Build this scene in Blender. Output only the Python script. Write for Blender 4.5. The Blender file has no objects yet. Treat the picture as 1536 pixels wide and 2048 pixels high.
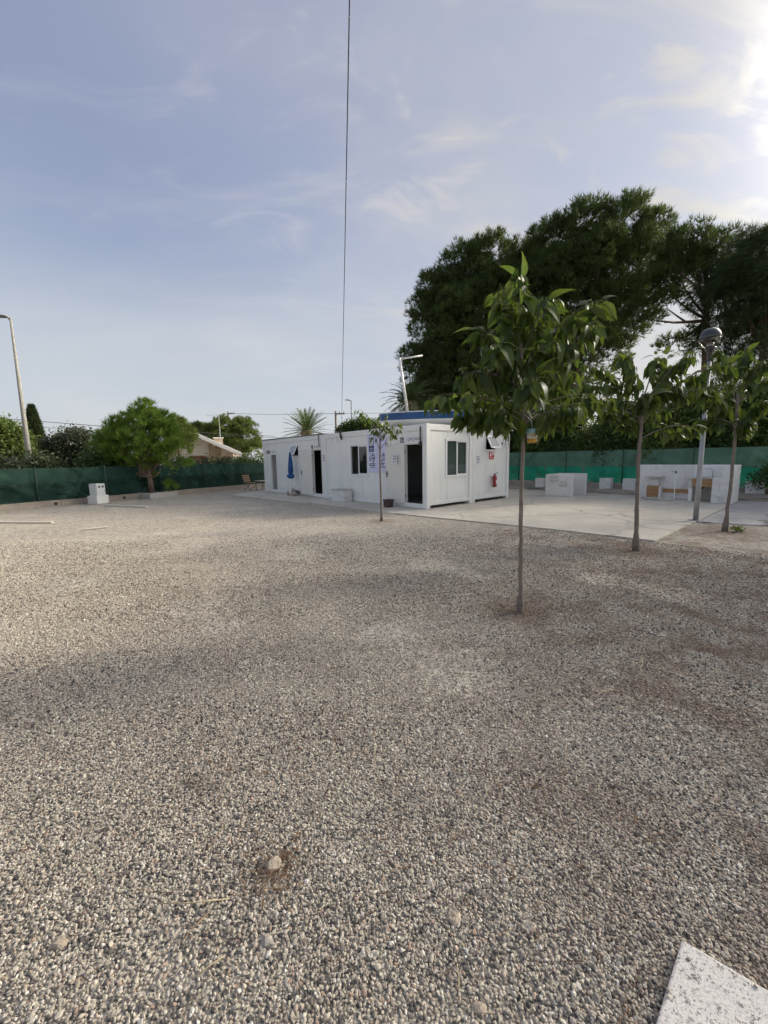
import bpy, bmesh, math, random
import numpy as np
from mathutils import Vector, Matrix, Quaternion
R = math.radians
scene = bpy.context.scene
col = scene.collection

# ------------------------------------------------------------------ camera
CAM_H, PITCH, ROLL, FPX = 1.7137, 0.1332, -0.0182, 799.45
cam_data = bpy.data.cameras.new('camera')
cam = bpy.data.objects.new('camera', cam_data); col.objects.link(cam)
fw = Vector((0, math.cos(PITCH), -math.sin(PITCH))); rt = Vector((1, 0, 0)); up = rt.cross(fw)
r2 = rt*math.cos(ROLL)+up*math.sin(ROLL); u2 = -rt*math.sin(ROLL)+up*math.cos(ROLL)
mw = Matrix((r2, u2, -fw)).transposed().to_4x4(); mw.translation = (0, 0, CAM_H)
cam.matrix_world = mw
cam_data.sensor_fit = 'HORIZONTAL'; cam_data.sensor_width = 36.0
cam_data.lens = 36.0*FPX/1536.0
cam_data.clip_start = 0.05; cam_data.clip_end = 2000
scene.camera = cam

# ------------------------------------------------------------------ sun, sky, exposure
SUN_AZ, SUN_EL = R(70), R(28)
SUN = Vector((math.cos(SUN_EL)*math.sin(SUN_AZ), math.cos(SUN_EL)*math.cos(SUN_AZ), math.sin(SUN_EL)))
sd = bpy.data.lights.new('sun', 'SUN'); sd.energy = 2.0; sd.angle = R(6.0); sd.color = (1.0, 0.89, 0.73)
so = bpy.data.objects.new('sun', sd); col.objects.link(so)
so.rotation_mode = 'QUATERNION'; so.rotation_quaternion = SUN.to_track_quat('Z', 'Y')
world = bpy.data.worlds.new('World'); scene.world = world; world.use_nodes = True

def N(nt, typ, **kw):
    n = nt.nodes.new(typ)
    for k, v in kw.items():
        if k == 'inp':
            for a, b in v.items(): n.inputs[a].default_value = b
        else: setattr(n, k, v)
    return n
def math_node(nt, op, a, b=None, c=None, clamp=False):
    n = nt.nodes.new('ShaderNodeMath'); n.operation = op; n.use_clamp = clamp
    for i, v in enumerate((a, b, c)):
        if v is None: continue
        if isinstance(v, (int, float)): n.inputs[i].default_value = v
        else: nt.links.new(v, n.inputs[i])
    return n.outputs[0]
def mixc(nt, fac, a, b, mode='MIX'):
    n = nt.nodes.new('ShaderNodeMix'); n.data_type = 'RGBA'; n.blend_type = mode; n.clamp_factor = True
    for s, v in ((n.inputs[0], fac), (n.inputs[6], a), (n.inputs[7], b)):
        if isinstance(v, (int, float)): s.default_value = v
        elif isinstance(v, tuple): s.default_value = v if len(v) == 4 else (*v, 1)
        else: nt.links.new(v, s)
    return n.outputs[2]
def mapr(nt, v, a, b, c=0.0, d=1.0, smooth=True):
    n = nt.nodes.new('ShaderNodeMapRange'); n.interpolation_type = 'SMOOTHSTEP' if smooth else 'LINEAR'
    nt.links.new(v, n.inputs[0])
    for i, x in enumerate((a, b, c, d)): n.inputs[i+1].default_value = x
    return n.outputs[0]

def build_sky():
    nt = world.node_tree; nt.nodes.clear(); L = nt.links.new
    out = N(nt, 'ShaderNodeOutputWorld'); bg = N(nt, 'ShaderNodeBackground'); bg.inputs[1].default_value = 0.1
    sky = N(nt, 'ShaderNodeTexSky'); sky.sky_type = 'NISHITA'; sky.sun_disc = False
    sky.sun_elevation = SUN_EL; sky.sun_rotation = SUN_AZ
    sky.air_density = 1.0; sky.dust_density = 1.6; sky.ozone_density = 1.2
    tc = N(nt, 'ShaderNodeTexCoord'); d = tc.outputs['Generated']
    sep = N(nt, 'ShaderNodeSeparateXYZ'); L(d, sep.inputs[0])
    z = math_node(nt, 'MAXIMUM', sep.outputs[2], 0.0)
    k = math_node(nt, 'DIVIDE', 1.0, math_node(nt, 'ADD', z, 0.22))
    px = math_node(nt, 'MULTIPLY', sep.outputs[0], k); py = math_node(nt, 'MULTIPLY', sep.outputs[1], k)
    cmb = N(nt, 'ShaderNodeCombineXYZ'); L(px, cmb.inputs[0]); L(py, cmb.inputs[1])
    # thin high cloud: a stretched, warped fractal on the cloud plane
    def cloud(scale, stretch, rot, detail, lo, hi, off=(0, 0, 0), dist=0.6):
        mp = N(nt, 'ShaderNodeMapping'); L(cmb.outputs[0], mp.inputs[0])
        mp.inputs['Rotation'].default_value = (0, 0, rot); mp.inputs['Scale'].default_value = (scale, scale*stretch, 1)
        mp.inputs['Location'].default_value = off
        no = N(nt, 'ShaderNodeTexNoise', inp={'Scale': 1.0, 'Detail': detail, 'Roughness': 0.58, 'Distortion': dist})
        L(mp.outputs[0], no.inputs['Vector'])
        return mapr(nt, no.outputs[0], lo, hi)
    c1 = cloud(1.5, 2.6, R(-52), 9, 0.50, 0.80, (0.3, 1.1, 0))
    c2 = cloud(3.4, 1.5, R(-35), 10, 0.52, 0.78, (4.2, 0.7, 0), 1.0)
    c3 = cloud(0.55, 1.3, R(20), 5, 0.45, 0.72, (1.7, 3.1, 0))
    c4 = cloud(0.8, 1.2, R(-30), 6, 0.30, 0.72, (2.9, 0.4, 0), 0.5)
    # angle to the sun
    dp = N(nt, 'ShaderNodeVectorMath', operation='DOT_PRODUCT'); L(d, dp.inputs[0]); dp.inputs[1].default_value = SUN
    cs = math_node(nt, 'MAXIMUM', dp.outputs['Value'], 0.0)
    g1 = math_node(nt, 'POWER', cs, 3.5); g2 = math_node(nt, 'POWER', cs, 48.0)
    # more cirrus towards the sun side of the sky
    side = mapr(nt, dp.outputs['Value'], 0.0, 0.80)
    cov = math_node(nt, 'MULTIPLY', math_node(nt, 'MAXIMUM', c1, math_node(nt, 'MULTIPLY', c2, 0.7)), math_node(nt, 'ADD', math_node(nt, 'MULTIPLY', side, 0.75), 0.20))
    cov = math_node(nt, 'ADD', cov, math_node(nt, 'MULTIPLY', side, math_node(nt, 'ADD', 0.25, math_node(nt, 'MULTIPLY', c3, 0.45))), clamp=True)
    low = mapr(nt, math_node(nt, 'ADD', z, math_node(nt, 'MULTIPLY', math_node(nt, 'SUBTRACT', 0.5, c4), 0.16)), 0.58, 0.08)
    low = math_node(nt, 'MULTIPLY', low, math_node(nt, 'ADD', 0.72, math_node(nt, 'MULTIPLY', c3, 0.28)))
    # cloud brightness: lit from the sun, brighter by forward scattering
    br = math_node(nt, 'ADD', 3.2, math_node(nt, 'ADD', math_node(nt, 'MULTIPLY', g1, 0.7), math_node(nt, 'MULTIPLY', g2, 430.0)))
    ccol = mixc(nt, mapr(nt, dp.outputs['Value'], 0.2, 0.95), (0.97, 0.965, 1.05, 1), (1.0, 0.945, 0.85, 1))
    vm = N(nt, 'ShaderNodeVectorMath', operation='SCALE'); L(ccol, vm.inputs[0]); L(br, vm.inputs['Scale'])
    veil = mixc(nt, 0.60, sky.outputs[0], (1.70, 1.80, 2.42, 1))
    hz = mixc(nt, low, veil, (3.15, 3.3, 3.42, 1))
    fin = mixc(nt, cov, hz, vm.outputs[0])
    L(fin, bg.inputs[0]); L(bg.outputs[0], out.inputs[0])
build_sky()
scene.view_settings.view_transform = 'Standard'; scene.view_settings.look = 'None'
scene.view_settings.exposure = 1.05; scene.view_settings.gamma = 1.0; scene.view_settings.use_curve_mapping = False
scene.render.engine = 'CYCLES'
scene.cycles.max_bounces = 8; scene.cycles.transparent_max_bounces = 12

# ------------------------------------------------------------------ helpers
def tag(o, label=None, cat=None, group=None, kind=None):
    if label: o['label'] = label
    if cat: o['category'] = cat
    if group: o['group'] = group
    if kind: o['kind'] = kind
    return o
def thing(name, label, cat, loc=(0, 0, 0), rz=0.0, group=None):
    o = bpy.data.objects.new(name, None); col.objects.link(o)
    o.empty_display_size = 0.1; o.location = loc; o.rotation_euler = (0, 0, rz)
    return tag(o, label, cat, group)
def link(name, me, mat, parent=None, kind=None, smooth=False):
    if mat is not None and not me.materials: me.materials.append(mat)
    o = bpy.data.objects.new(name, me); col.objects.link(o)
    if parent: o.parent = parent
    if kind: o['kind'] = kind
    if smooth:
        me.polygons.foreach_set('use_smooth', [True]*len(me.polygons))
    return o
class MB:
    def __init__(s): s.v = []; s.f = []
    def quadbox(s, P):      # eight corners: bottom 4 ccw, top 4 ccw
        b = len(s.v); s.v += [tuple(p) for p in P]
        s.f += [(b+3, b+2, b+1, b), (b+4, b+5, b+6, b+7)] + [(b+i, b+(i+1) % 4, b+4+(i+1) % 4, b+4+i) for i in range(4)]
        return s
    def box(s, x0, x1, y0, y1, z0, z1):
        return s.quadbox([(x0, y0, z0), (x1, y0, z0), (x1, y1, z0), (x0, y1, z0), (x0, y0, z1), (x1, y0, z1), (x1, y1, z1), (x0, y1, z1)])
    def mbox(s, M, sx, sy, sz):
        return s.quadbox([M @ Vector((a*sx/2, b*sy/2, c*sz/2)) for c in (-1, 1) for a, b in ((-1, -1), (1, -1), (1, 1), (-1, 1))])
    def bar(s, p, q, w, h=None):
        p, q = Vector(p), Vector(q); d = q-p; h = h or w
        M = Matrix.Translation((p+q)/2) @ d.to_track_quat('X', 'Z').to_matrix().to_4x4()
        return s.mbox(M, d.length, w, h)
    def tube(s, pts, rad, n=8, cap=True):
        pts = [Vector(p) for p in pts]; m = len(pts)
        if isinstance(rad, (int, float)): rad = [rad]*m
        b = len(s.v); ref = None
        for i, p in enumerate(pts):
            t = (pts[min(i+1, m-1)]-pts[max(i-1, 0)]).normalized()
            if ref is None: ref = t.orthogonal().normalized()
            ref = (ref-t*ref.dot(t))
            if ref.length < 1e-5: ref = t.orthogonal()
            ref.normalize(); bi = t.cross(ref)
            for k in range(n):
                a = 2*math.pi*k/n; s.v.append(tuple(p+(ref*math.cos(a)+bi*math.sin(a))*rad[i]))
        for i in range(m-1):
            for k in range(n):
                s.f.append((b+i*n+k, b+i*n+(k+1) % n, b+(i+1)*n+(k+1) % n, b+(i+1)*n+k))
        if cap: s.f += [tuple(b+k for k in reversed(range(n))), tuple(b+(m-1)*n+k for k in range(n))]
        return s
    def lathe(s, prof, n=16, c=(0, 0, 0), wob=None):
        b = len(s.v); m = len(prof)
        for i, (r, z) in enumerate(prof):
            for k in range(n):
                a = 2*math.pi*k/n; q = r*(wob(a, z) if wob else 1)
                s.v.append((c[0]+q*math.cos(a), c[1]+q*math.sin(a), c[2]+z))
        for i in range(m-1):
            for k in range(n):
                s.f.append((b+i*n+k, b+i*n+(k+1) % n, b+(i+1)*n+(k+1) % n, b+(i+1)*n+k))
        s.f += [tuple(b+k for k in reversed(range(n))), tuple(b+(m-1)*n+k for k in range(n))]
        return s
    def prism(s, poly, z0, z1):
        b = len(s.v); n = len(poly)
        s.v += [(x, y, z0) for x, y in poly]+[(x, y, z1) for x, y in poly]
        s.f += [tuple(b+i for i in reversed(range(n))), tuple(b+n+i for i in range(n))]
        s.f += [(b+i, b+(i+1) % n, b+n+(i+1) % n, b+n+i) for i in range(n)]
        return s
    def xprism(s, poly, y0, y1):     # polygon in x,z pushed along y
        b = len(s.v); n = len(poly)
        s.v += [(x, y0, z) for x, z in poly]+[(x, y1, z) for x, z in poly]
        s.f += [tuple(b+i for i in range(n)), tuple(b+n+i for i in reversed(range(n)))]
        s.f += [(b+i, b+n+i, b+n+(i+1) % n, b+(i+1) % n) for i in range(n)]
        return s
    def face(s, P):
        b = len(s.v); s.v += [tuple(p) for p in P]; s.f.append(tuple(range(b, b+len(P)))); return s
    def build(s, name, mat, parent=None, smooth=False, bevel=0.0, kind=None):
        me = bpy.data.meshes.new(name); me.from_pydata(s.v, [], s.f); me.update()
        o = link(name, me, mat, parent, kind, smooth)
        if bevel:
            m = o.modifiers.new('bevel', 'BEVEL'); m.width = bevel; m.segments = 2; m.limit_method = 'ANGLE'
        return o
def tri_mesh(name, T, val=None):
    """fast triangle soup: T (n,3,3) array, val (n,) float attribute"""
    n = len(T); me = bpy.data.meshes.new(name)
    me.vertices.add(n*3); me.vertices.foreach_set('co', np.ascontiguousarray(T, dtype=np.float32).ravel())
    me.loops.add(n*3); me.loops.foreach_set('vertex_index', np.arange(n*3, dtype=np.int32))
    me.polygons.add(n); me.polygons.foreach_set('loop_start', np.arange(0, n*3, 3, dtype=np.int32))
    me.update(calc_edges=True)
    if val is not None:
        a = me.attributes.new('v', 'FLOAT', 'POINT'); a.data.foreach_set('value', np.repeat(val, 3).astype(np.float32))
    return me

# ------------------------------------------------------------------ materials
MAT = {}
def new_mat(name):
    m = bpy.data.materials.new(name); m.use_nodes = True; m.node_tree.nodes.clear(); MAT[name] = m
    nt = m.node_tree; out = nt.nodes.new('ShaderNodeOutputMaterial'); p = nt.nodes.new('ShaderNodeBsdfPrincipled')
    nt.links.new(p.outputs[0], out.inputs[0]); return m, nt, p, out
def noise(nt, vec, scale, detail=4, rough=0.55, dist=0.0):
    n = N(nt, 'ShaderNodeTexNoise', inp={'Scale': scale, 'Detail': detail, 'Roughness': rough, 'Distortion': dist})
    nt.links.new(vec, n.inputs['Vector']); return n.outputs[0]
def bump(nt, p, h, strength, dist):
    b = N(nt, 'ShaderNodeBump', inp={'Strength': strength, 'Distance': dist}); nt.links.new(h, b.inputs['Height'])
    nt.links.new(b.outputs[0], p.inputs['Normal']); return b
def simple(name, c, rough=0.6, metal=0.0, var=0.12, scale=3.0, bmp=0.0, bscale=60.0, stain=None, coat=0.0, spec=0.5):
    m, nt, p, out = new_mat(name); tc = N(nt, 'ShaderNodeTexCoord').outputs['Object']
    f = noise(nt, tc, scale, 6); f2 = noise(nt, tc, scale*9, 4)
    f = math_node(nt, 'ADD', math_node(nt, 'MULTIPLY', f, 0.65), math_node(nt, 'MULTIPLY', f2, 0.35))
    f = mapr(nt, f, 0.3, 0.7)
    cc = mixc(nt, f, tuple(x*(1-var) for x in c), tuple(min(1, x*(1+var)) for x in c))
    if stain:
        s = mapr(nt, noise(nt, tc, stain[1], 7, 0.65, 0.4), stain[2], stain[2]+0.18)
        cc = mixc(nt, math_node(nt, 'MULTIPLY', s, stain[3]), cc, stain[0])
    nt.links.new(cc, p.inputs['Base Color'])
    p.inputs['Roughness'].default_value = rough; p.inputs['Metallic'].default_value = metal
    p.inputs['Specular IOR Level'].default_value = spec
    if coat: p.inputs['Coat Weight'].default_value = coat
    if bmp: bump(nt, p, noise(nt, tc, bscale, 5), bmp, 0.01)
    return m

# gravel tint shared by the sheet and by the loose pebbles: dry brown litter and dusty or damp patches
def gravel_tint(nt, base):
    pos = N(nt, 'ShaderNodeNewGeometry').outputs['Position']
    n1 = noise(nt, pos, 0.42, 6, 0.62, 0.4); n2 = noise(nt, pos, 1.7, 6, 0.65, 0.6); n3 = noise(nt, pos, 0.16, 3)
    sep = N(nt, 'ShaderNodeSeparateXYZ'); nt.links.new(pos, sep.inputs[0])
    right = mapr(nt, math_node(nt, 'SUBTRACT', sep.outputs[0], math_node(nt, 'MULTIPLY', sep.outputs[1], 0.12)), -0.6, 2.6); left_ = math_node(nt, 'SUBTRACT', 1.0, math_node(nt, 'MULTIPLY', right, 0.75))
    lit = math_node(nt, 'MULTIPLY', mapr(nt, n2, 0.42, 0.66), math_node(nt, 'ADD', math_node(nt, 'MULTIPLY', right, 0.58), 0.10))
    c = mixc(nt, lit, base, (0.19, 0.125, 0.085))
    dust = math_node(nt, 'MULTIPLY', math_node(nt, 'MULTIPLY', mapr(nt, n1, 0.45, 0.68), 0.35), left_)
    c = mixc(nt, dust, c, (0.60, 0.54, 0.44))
    mp = N(nt, 'ShaderNodeMapping'); nt.links.new(pos, mp.inputs[0]); mp.inputs['Rotation'].default_value = (0, 0, R(-32)); mp.inputs['Scale'].default_value = (0.12, 0.9, 1)
    lane = math_node(nt, 'MULTIPLY', mapr(nt, noise(nt, mp.outputs[0], 1.0, 4, 0.55, 0.8), 0.50, 0.66), math_node(nt, 'MULTIPLY', left_, 0.22))
    c = mixc(nt, lane, c, (0.66, 0.595, 0.485))
    fine = math_node(nt, 'MULTIPLY', mapr(nt, noise(nt, pos, 4.5, 6, 0.7, 0.5), 0.54, 0.72), 0.45)
    c = mixc(nt, fine, c, (0.19, 0.155, 0.125))
    for bx_, by_, br_ in ((1.48, 4.23, .55), (4.47, 6.95, .75), (7.48, 8.55, .9), (-.07, 10.92, .6)):     # soil dug over round each young tree
        dv = N(nt, 'ShaderNodeVectorMath', operation='DISTANCE'); nt.links.new(pos, dv.inputs[0]); dv.inputs[1].default_value = (bx_, by_, 0)
        ring_ = mapr(nt, math_node(nt, 'ADD', dv.outputs['Value'], math_node(nt, 'MULTIPLY', n2, br_*1.2)), br_*1.7, br_*.6)
        c = mixc(nt, math_node(nt, 'MULTIPLY', ring_, 0.62), c, (0.20, 0.14, 0.095))
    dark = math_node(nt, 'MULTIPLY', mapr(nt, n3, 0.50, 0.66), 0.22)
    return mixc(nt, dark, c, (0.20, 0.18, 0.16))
PEB = [(0.0, (0.048, 0.047, 0.046)), (0.15, (0.11, 0.105, 0.098)), (0.23, (0.26, 0.23, 0.19)), (0.38, (0.40, 0.355, 0.285)),
       (0.55, (0.52, 0.465, 0.37)), (0.70, (0.64, 0.58, 0.465)), (0.83, (0.48, 0.42, 0.335)), (0.91, (0.41, 0.28, 0.20)), (0.945, (0.86, 0.81, 0.70)), (1.0, (0.56, 0.50, 0.42))]
def pebble_ramp(nt, fac):
    r = N(nt, 'ShaderNodeValToRGB'); cr = r.color_ramp
    while len(cr.elements) > 1: cr.elements.remove(cr.elements[-1])
    cr.elements[0].position = 0; cr.elements[0].color = (*PEB[0][1], 1)
    for p_, c_ in PEB[1:]:
        e = cr.elements.new(p_); e.color = (*c_, 1)
    nt.links.new(fac, r.inputs[0]); return r.outputs[0]
def mat_gravel():
    m, nt, p, out = new_mat('gravel'); tc = N(nt, 'ShaderNodeTexCoord').outputs['Object']
    vo = N(nt, 'ShaderNodeTexVoronoi', inp={'Scale': 82.0, 'Randomness': 1.0}); nt.links.new(tc, vo.inputs['Vector'])
    sp = N(nt, 'ShaderNodeSeparateColor'); nt.links.new(vo.outputs['Color'], sp.inputs[0])
    c = pebble_ramp(nt, sp.outputs[0])
    gap = mapr(nt, vo.outputs['Distance'], 0.42, 0.75)
    c = mixc(nt, math_node(nt, 'MULTIPLY', gap, 0.6), c, (0.08, 0.07, 0.06)); c = mixc(nt, 0.12, c, (0.80, 0.73, 0.60))
    vo2 = N(nt, 'ShaderNodeTexVoronoi', inp={'Scale': 24.0, 'Randomness': 1.0}); nt.links.new(tc, vo2.inputs['Vector'])
    s2 = N(nt, 'ShaderNodeSeparateColor'); nt.links.new(vo2.outputs['Color'], s2.inputs[0])
    c = mixc(nt, math_node(nt, 'MULTIPLY', s2.outputs[1], 0.50), c, (0.74, 0.675, 0.555)); c = mixc(nt, math_node(nt, 'MULTIPLY', mapr(nt, s2.outputs[2], 0.6, 0.9), 0.5), c, (0.17, 0.15, 0.125))
    c = mixc(nt, math_node(nt, 'MULTIPLY', mapr(nt, noise(nt, tc, 9.0, 6, 0.8), 0.46, 0.62), 0.6), c, (0.20, 0.175, 0.145))
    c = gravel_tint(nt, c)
    nt.links.new(c, p.inputs['Base Color']); p.inputs['Roughness'].default_value = 0.9; p.inputs['Specular IOR Level'].default_value = 0.25
    h = math_node(nt, 'SUBTRACT', 1.0, vo.outputs['Distance'])
    h2 = noise(nt, tc, 5.0, 5)
    bump(nt, p, math_node(nt, 'ADD', h, math_node(nt, 'MULTIPLY', h2, 2.0)), 0.7, 0.012)
    return m
def mat_pebble():
    m, nt, p, out = new_mat('pebble'); oi = N(nt, 'ShaderNodeObjectInfo').outputs['Random']
    c = pebble_ramp(nt, oi); tc = N(nt, 'ShaderNodeTexCoord').outputs['Object']
    n = noise(nt, tc, 1.6, 5); c = mixc(nt, mapr(nt, n, 0.3, 0.7), mixc(nt, 0.22, c, (0.1, 0.09, 0.08)), c)
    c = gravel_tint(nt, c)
    nt.links.new(c, p.inputs['Base Color']); p.inputs['Roughness'].default_value = 0.8; p.inputs['Specular IOR Level'].default_value = 0.3
    return m
def mat_concrete(name, c, dark, crack=0.5, warm=(0.42, 0.36, 0.28)):
    m, nt, p, out = new_mat(name); tc = N(nt, 'ShaderNodeTexCoord').outputs['Object']
    n1 = noise(nt, tc, 0.6, 8, 0.62, 0.5); n2 = noise(nt, tc, 3.0, 8, 0.7, 0.3); n3 = noise(nt, tc, 40, 4)
    f = math_node(nt, 'ADD', math_node(nt, 'MULTIPLY', n1, 0.6), math_node(nt, 'MULTIPLY', n2, 0.4))
    cc = mixc(nt, mapr(nt, f, 0.38, 0.64), dark, c)
    cc = mixc(nt, math_node(nt, 'MULTIPLY', mapr(nt, n2, 0.52, 0.7), 0.3), cc, warm)
    cc = mixc(nt, math_node(nt, 'MULTIPLY', n3, 0.25), cc, tuple(x*0.55 for x in dark))
    wv = N(nt, 'ShaderNodeVectorMath', operation='ADD'); nt.links.new(tc, wv.inputs[0])
    nn = N(nt, 'ShaderNodeTexNoise', inp={'Scale': 0.9, 'Detail': 5.0}); nt.links.new(tc, nn.inputs['Vector'])
    sc = N(nt, 'ShaderNodeVectorMath', operation='SCALE', inp={'Scale': 0.9}); nt.links.new(nn.outputs['Color'], sc.inputs[0]); nt.links.new(sc.outputs[0], wv.inputs[1])
    vo = N(nt, 'ShaderNodeTexVoronoi', feature='DISTANCE_TO_EDGE', inp={'Scale': 0.32}); nt.links.new(wv.outputs[0], vo.inputs['Vector'])
    cr = math_node(nt, 'MULTIPLY', mapr(nt, vo.outputs['Distance'], 0.022, 0.004), math_node(nt, 'MULTIPLY', mapr(nt, n1, 0.35, 0.6), crack))
    cc = mixc(nt, cr, cc, (0.10, 0.095, 0.085))
    nt.links.new(cc, p.inputs['Base Color']); p.inputs['Roughness'].default_value = 0.85
    bump(nt, p, math_node(nt, 'ADD', n2, math_node(nt, 'MULTIPLY', n3, 0.5)), 0.25, 0.01)
    return m
def mat_leaf(name, dark, light, trans=0.35, tcol=None, rough=0.45, use_attr=True, spec=0.4):
    m, nt, p, out = new_mat(name)
    if use_attr: f = N(nt, 'ShaderNodeAttribute', attribute_name='v').outputs['Fac']
    else: f = N(nt, 'ShaderNodeObjectInfo').outputs['Random']
    c = mixc(nt, f, dark, light)
    nt.links.new(c, p.inputs['Base Color']); p.inputs['Roughness'].default_value = rough; p.inputs['Specular IOR Level'].default_value = spec
    tr = N(nt, 'ShaderNodeBsdfTranslucent'); t = mixc(nt, 0.6, c, tcol or tuple(min(1, x*1.8) for x in light)); nt.links.new(t, tr.inputs[0])
    mx = N(nt, 'ShaderNodeMixShader', inp={0: trans}); nt.links.new(p.outputs[0], mx.inputs[1]); nt.links.new(tr.outputs[0], mx.inputs[2])
    nt.links.new(mx.outputs[0], out.inputs[0]); return m
def mat_net(name, c, alpha, trans, tcol):
    m, nt, p, out = new_mat(name); tc = N(nt, 'ShaderNodeTexCoord').outputs['Object']
    n = noise(nt, tc, 2.2, 6, 0.6); cc = mixc(nt, mapr(nt, n, 0.3, 0.7), tuple(x*0.75 for x in c), tuple(x*1.25 for x in c))
    nt.links.new(cc, p.inputs['Base Color']); p.inputs['Roughness'].default_value = 0.75; p.inputs['Specular IOR Level'].default_value = 0.2
    tr = N(nt, 'ShaderNodeBsdfTranslucent', inp={0: (*tcol, 1)})
    m1 = N(nt, 'ShaderNodeMixShader', inp={0: trans}); nt.links.new(p.outputs[0], m1.inputs[1]); nt.links.new(tr.outputs[0], m1.inputs[2])
    tp = N(nt, 'ShaderNodeBsdfTransparent')
    sp = N(nt, 'ShaderNodeSeparateXYZ'); nt.links.new(tc, sp.inputs[0])
    w = math_node(nt, 'SINE', math_node(nt, 'MULTIPLY', sp.outputs[2], 95.0))
    a = math_node(nt, 'ADD', alpha, math_node(nt, 'MULTIPLY', w, 0.06), clamp=True)
    m2 = N(nt, 'ShaderNodeMixShader'); nt.links.new(a, m2.inputs[0]); nt.links.new(tp.outputs[0], m2.inputs[1]); nt.links.new(m1.outputs[0], m2.inputs[2])
    nt.links.new(m2.outputs[0], out.inputs[0]); return m
def mat_glass(name, tint, gl=0.12):
    m, nt, p, out = new_mat(name)
    nt.nodes.remove(p)
    tp = N(nt, 'ShaderNodeBsdfTransparent', inp={0: (*tint, 1)}); g = N(nt, 'ShaderNodeBsdfGlossy', inp={'Roughness': 0.02})
    fr = N(nt, 'ShaderNodeLayerWeight', inp={0: 0.5}); f = math_node(nt, 'ADD', math_node(nt, 'MULTIPLY', math_node(nt, 'POWER', fr.outputs['Facing'], 4.0), 0.7), gl, clamp=True)
    mx = N(nt, 'ShaderNodeMixShader'); nt.links.new(f, mx.inputs[0]); nt.links.new(tp.outputs[0], mx.inputs[1]); nt.links.new(g.outputs[0], mx.inputs[2])
    nt.links.new(mx.outputs[0], out.inputs[0]); return m
def mat_wood(name, a, b):
    m, nt, p, out = new_mat(name); tc = N(nt, 'ShaderNodeTexCoord').outputs['Object']
    mp = N(nt, 'ShaderNodeMapping'); nt.links.new(tc, mp.inputs[0]); mp.inputs['Scale'].default_value = (2, 2, 30)
    n = noise(nt, mp.outputs[0], 1.6, 6, 0.6, 1.2); oi = N(nt, 'ShaderNodeObjectInfo').outputs['Random']
    c = mixc(nt, mapr(nt, n, 0.3, 0.7), a, b); c = mixc(nt, math_node(nt, 'MULTIPLY', oi, 0.3), c, tuple(x*0.6 for x in a))
    nt.links.new(c, p.inputs['Base Color']); p.inputs['Roughness'].default_value = 0.7; bump(nt, p, n, 0.2, 0.005); return m
mat_gravel(); mat_pebble()
mat_concrete('slab', (0.66, 0.61, 0.51), (0.50, 0.46, 0.385), 0.5)
mat_concrete('slab_grey', (0.50, 0.48, 0.455), (0.32, 0.315, 0.31), 0.8, (0.36, 0.33, 0.29))
mat_concrete('block', (0.42, 0.36, 0.29), (0.28, 0.24, 0.20), 0.0)
mat_concrete('pale_block', (0.60, 0.58, 0.53), (0.44, 0.42, 0.38), 0.2)
mat_concrete('whitewash', (0.85, 0.84, 0.81), (0.70, 0.685, 0.65), 0.25, (0.56, 0.51, 0.43))
mat_concrete('earth', (0.36, 0.30, 0.22), (0.22, 0.18, 0.13), 0.0)
mat_concrete('sandy_soil', (0.40, 0.35, 0.29), (0.29, 0.25, 0.20), 0.0)
def mat_panel():
    m, nt, p, out = new_mat('cabin_panel'); tc = N(nt, 'ShaderNodeTexCoord').outputs['Object']
    mp = N(nt, 'ShaderNodeMapping'); nt.links.new(tc, mp.inputs[0]); mp.inputs['Scale'].default_value = (7, 7, 0.5)
    st = noise(nt, mp.outputs[0], 1.0, 6, 0.65, 0.3); n1 = noise(nt, tc, 1.1, 6); n2 = noise(nt, tc, 120, 3); n3 = noise(nt, tc, 4.0, 7, 0.7)
    c = mixc(nt, mapr(nt, n1, 0.3, 0.7), (0.81, 0.815, 0.78), (0.86, 0.86, 0.82))
    c = mixc(nt, math_node(nt, 'MULTIPLY', mapr(nt, st, 0.52, 0.72), 0.28), c, (0.52, 0.51, 0.46))
    sep = N(nt, 'ShaderNodeSeparateXYZ'); nt.links.new(tc, sep.inputs[0])
    splash = math_node(nt, 'MULTIPLY', mapr(nt, math_node(nt, 'ADD', sep.outputs[2], math_node(nt, 'MULTIPLY', n3, 0.6)), 0.85, 0.35), 0.30)
    c = mixc(nt, splash, c, (0.50, 0.46, 0.39))
    nt.links.new(c, p.inputs['Base Color']); p.inputs['Roughness'].default_value = 0.48; bump(nt, p, n2, 0.15, 0.008)
mat_panel()
simple('cabin_frame', (0.82, 0.82, 0.79), 0.42, var=0.05, scale=1.2, stain=((0.5, 0.49, 0.45), 2.5, 0.58, 0.4))
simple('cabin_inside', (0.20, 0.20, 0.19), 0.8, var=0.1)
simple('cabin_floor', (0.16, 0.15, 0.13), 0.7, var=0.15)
simple('door_white', (0.74, 0.725, 0.66), 0.45, var=0.04, scale=1.0, stain=((0.55, 0.53, 0.48), 2, 0.58, 0.35))
simple('door_grey', (0.42, 0.415, 0.40), 0.5, var=0.06)
simple('white_plastic', (0.80, 0.80, 0.78), 0.35, var=0.04)
simple('black_plastic', (0.02, 0.02, 0.022), 0.45, var=0.2)
simple('dark_void', (0.012, 0.012, 0.012), 0.9, var=0.1)
simple('roof_dark', (0.10, 0.10, 0.105), 0.8, var=0.2)
simple('paper', (0.66, 0.67, 0.86), 0.5, var=0.03)
simple('paper_white', (0.80, 0.80, 0.80), 0.5, var=0.03)
simple('ink_blue', (0.020, 0.028, 0.13), 0.4, var=0.08)
simple('ink_black', (0.015, 0.015, 0.02), 0.5, var=0.1)
simple('ink_grey', (0.25, 0.24, 0.24), 0.8, var=0.2)
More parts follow.
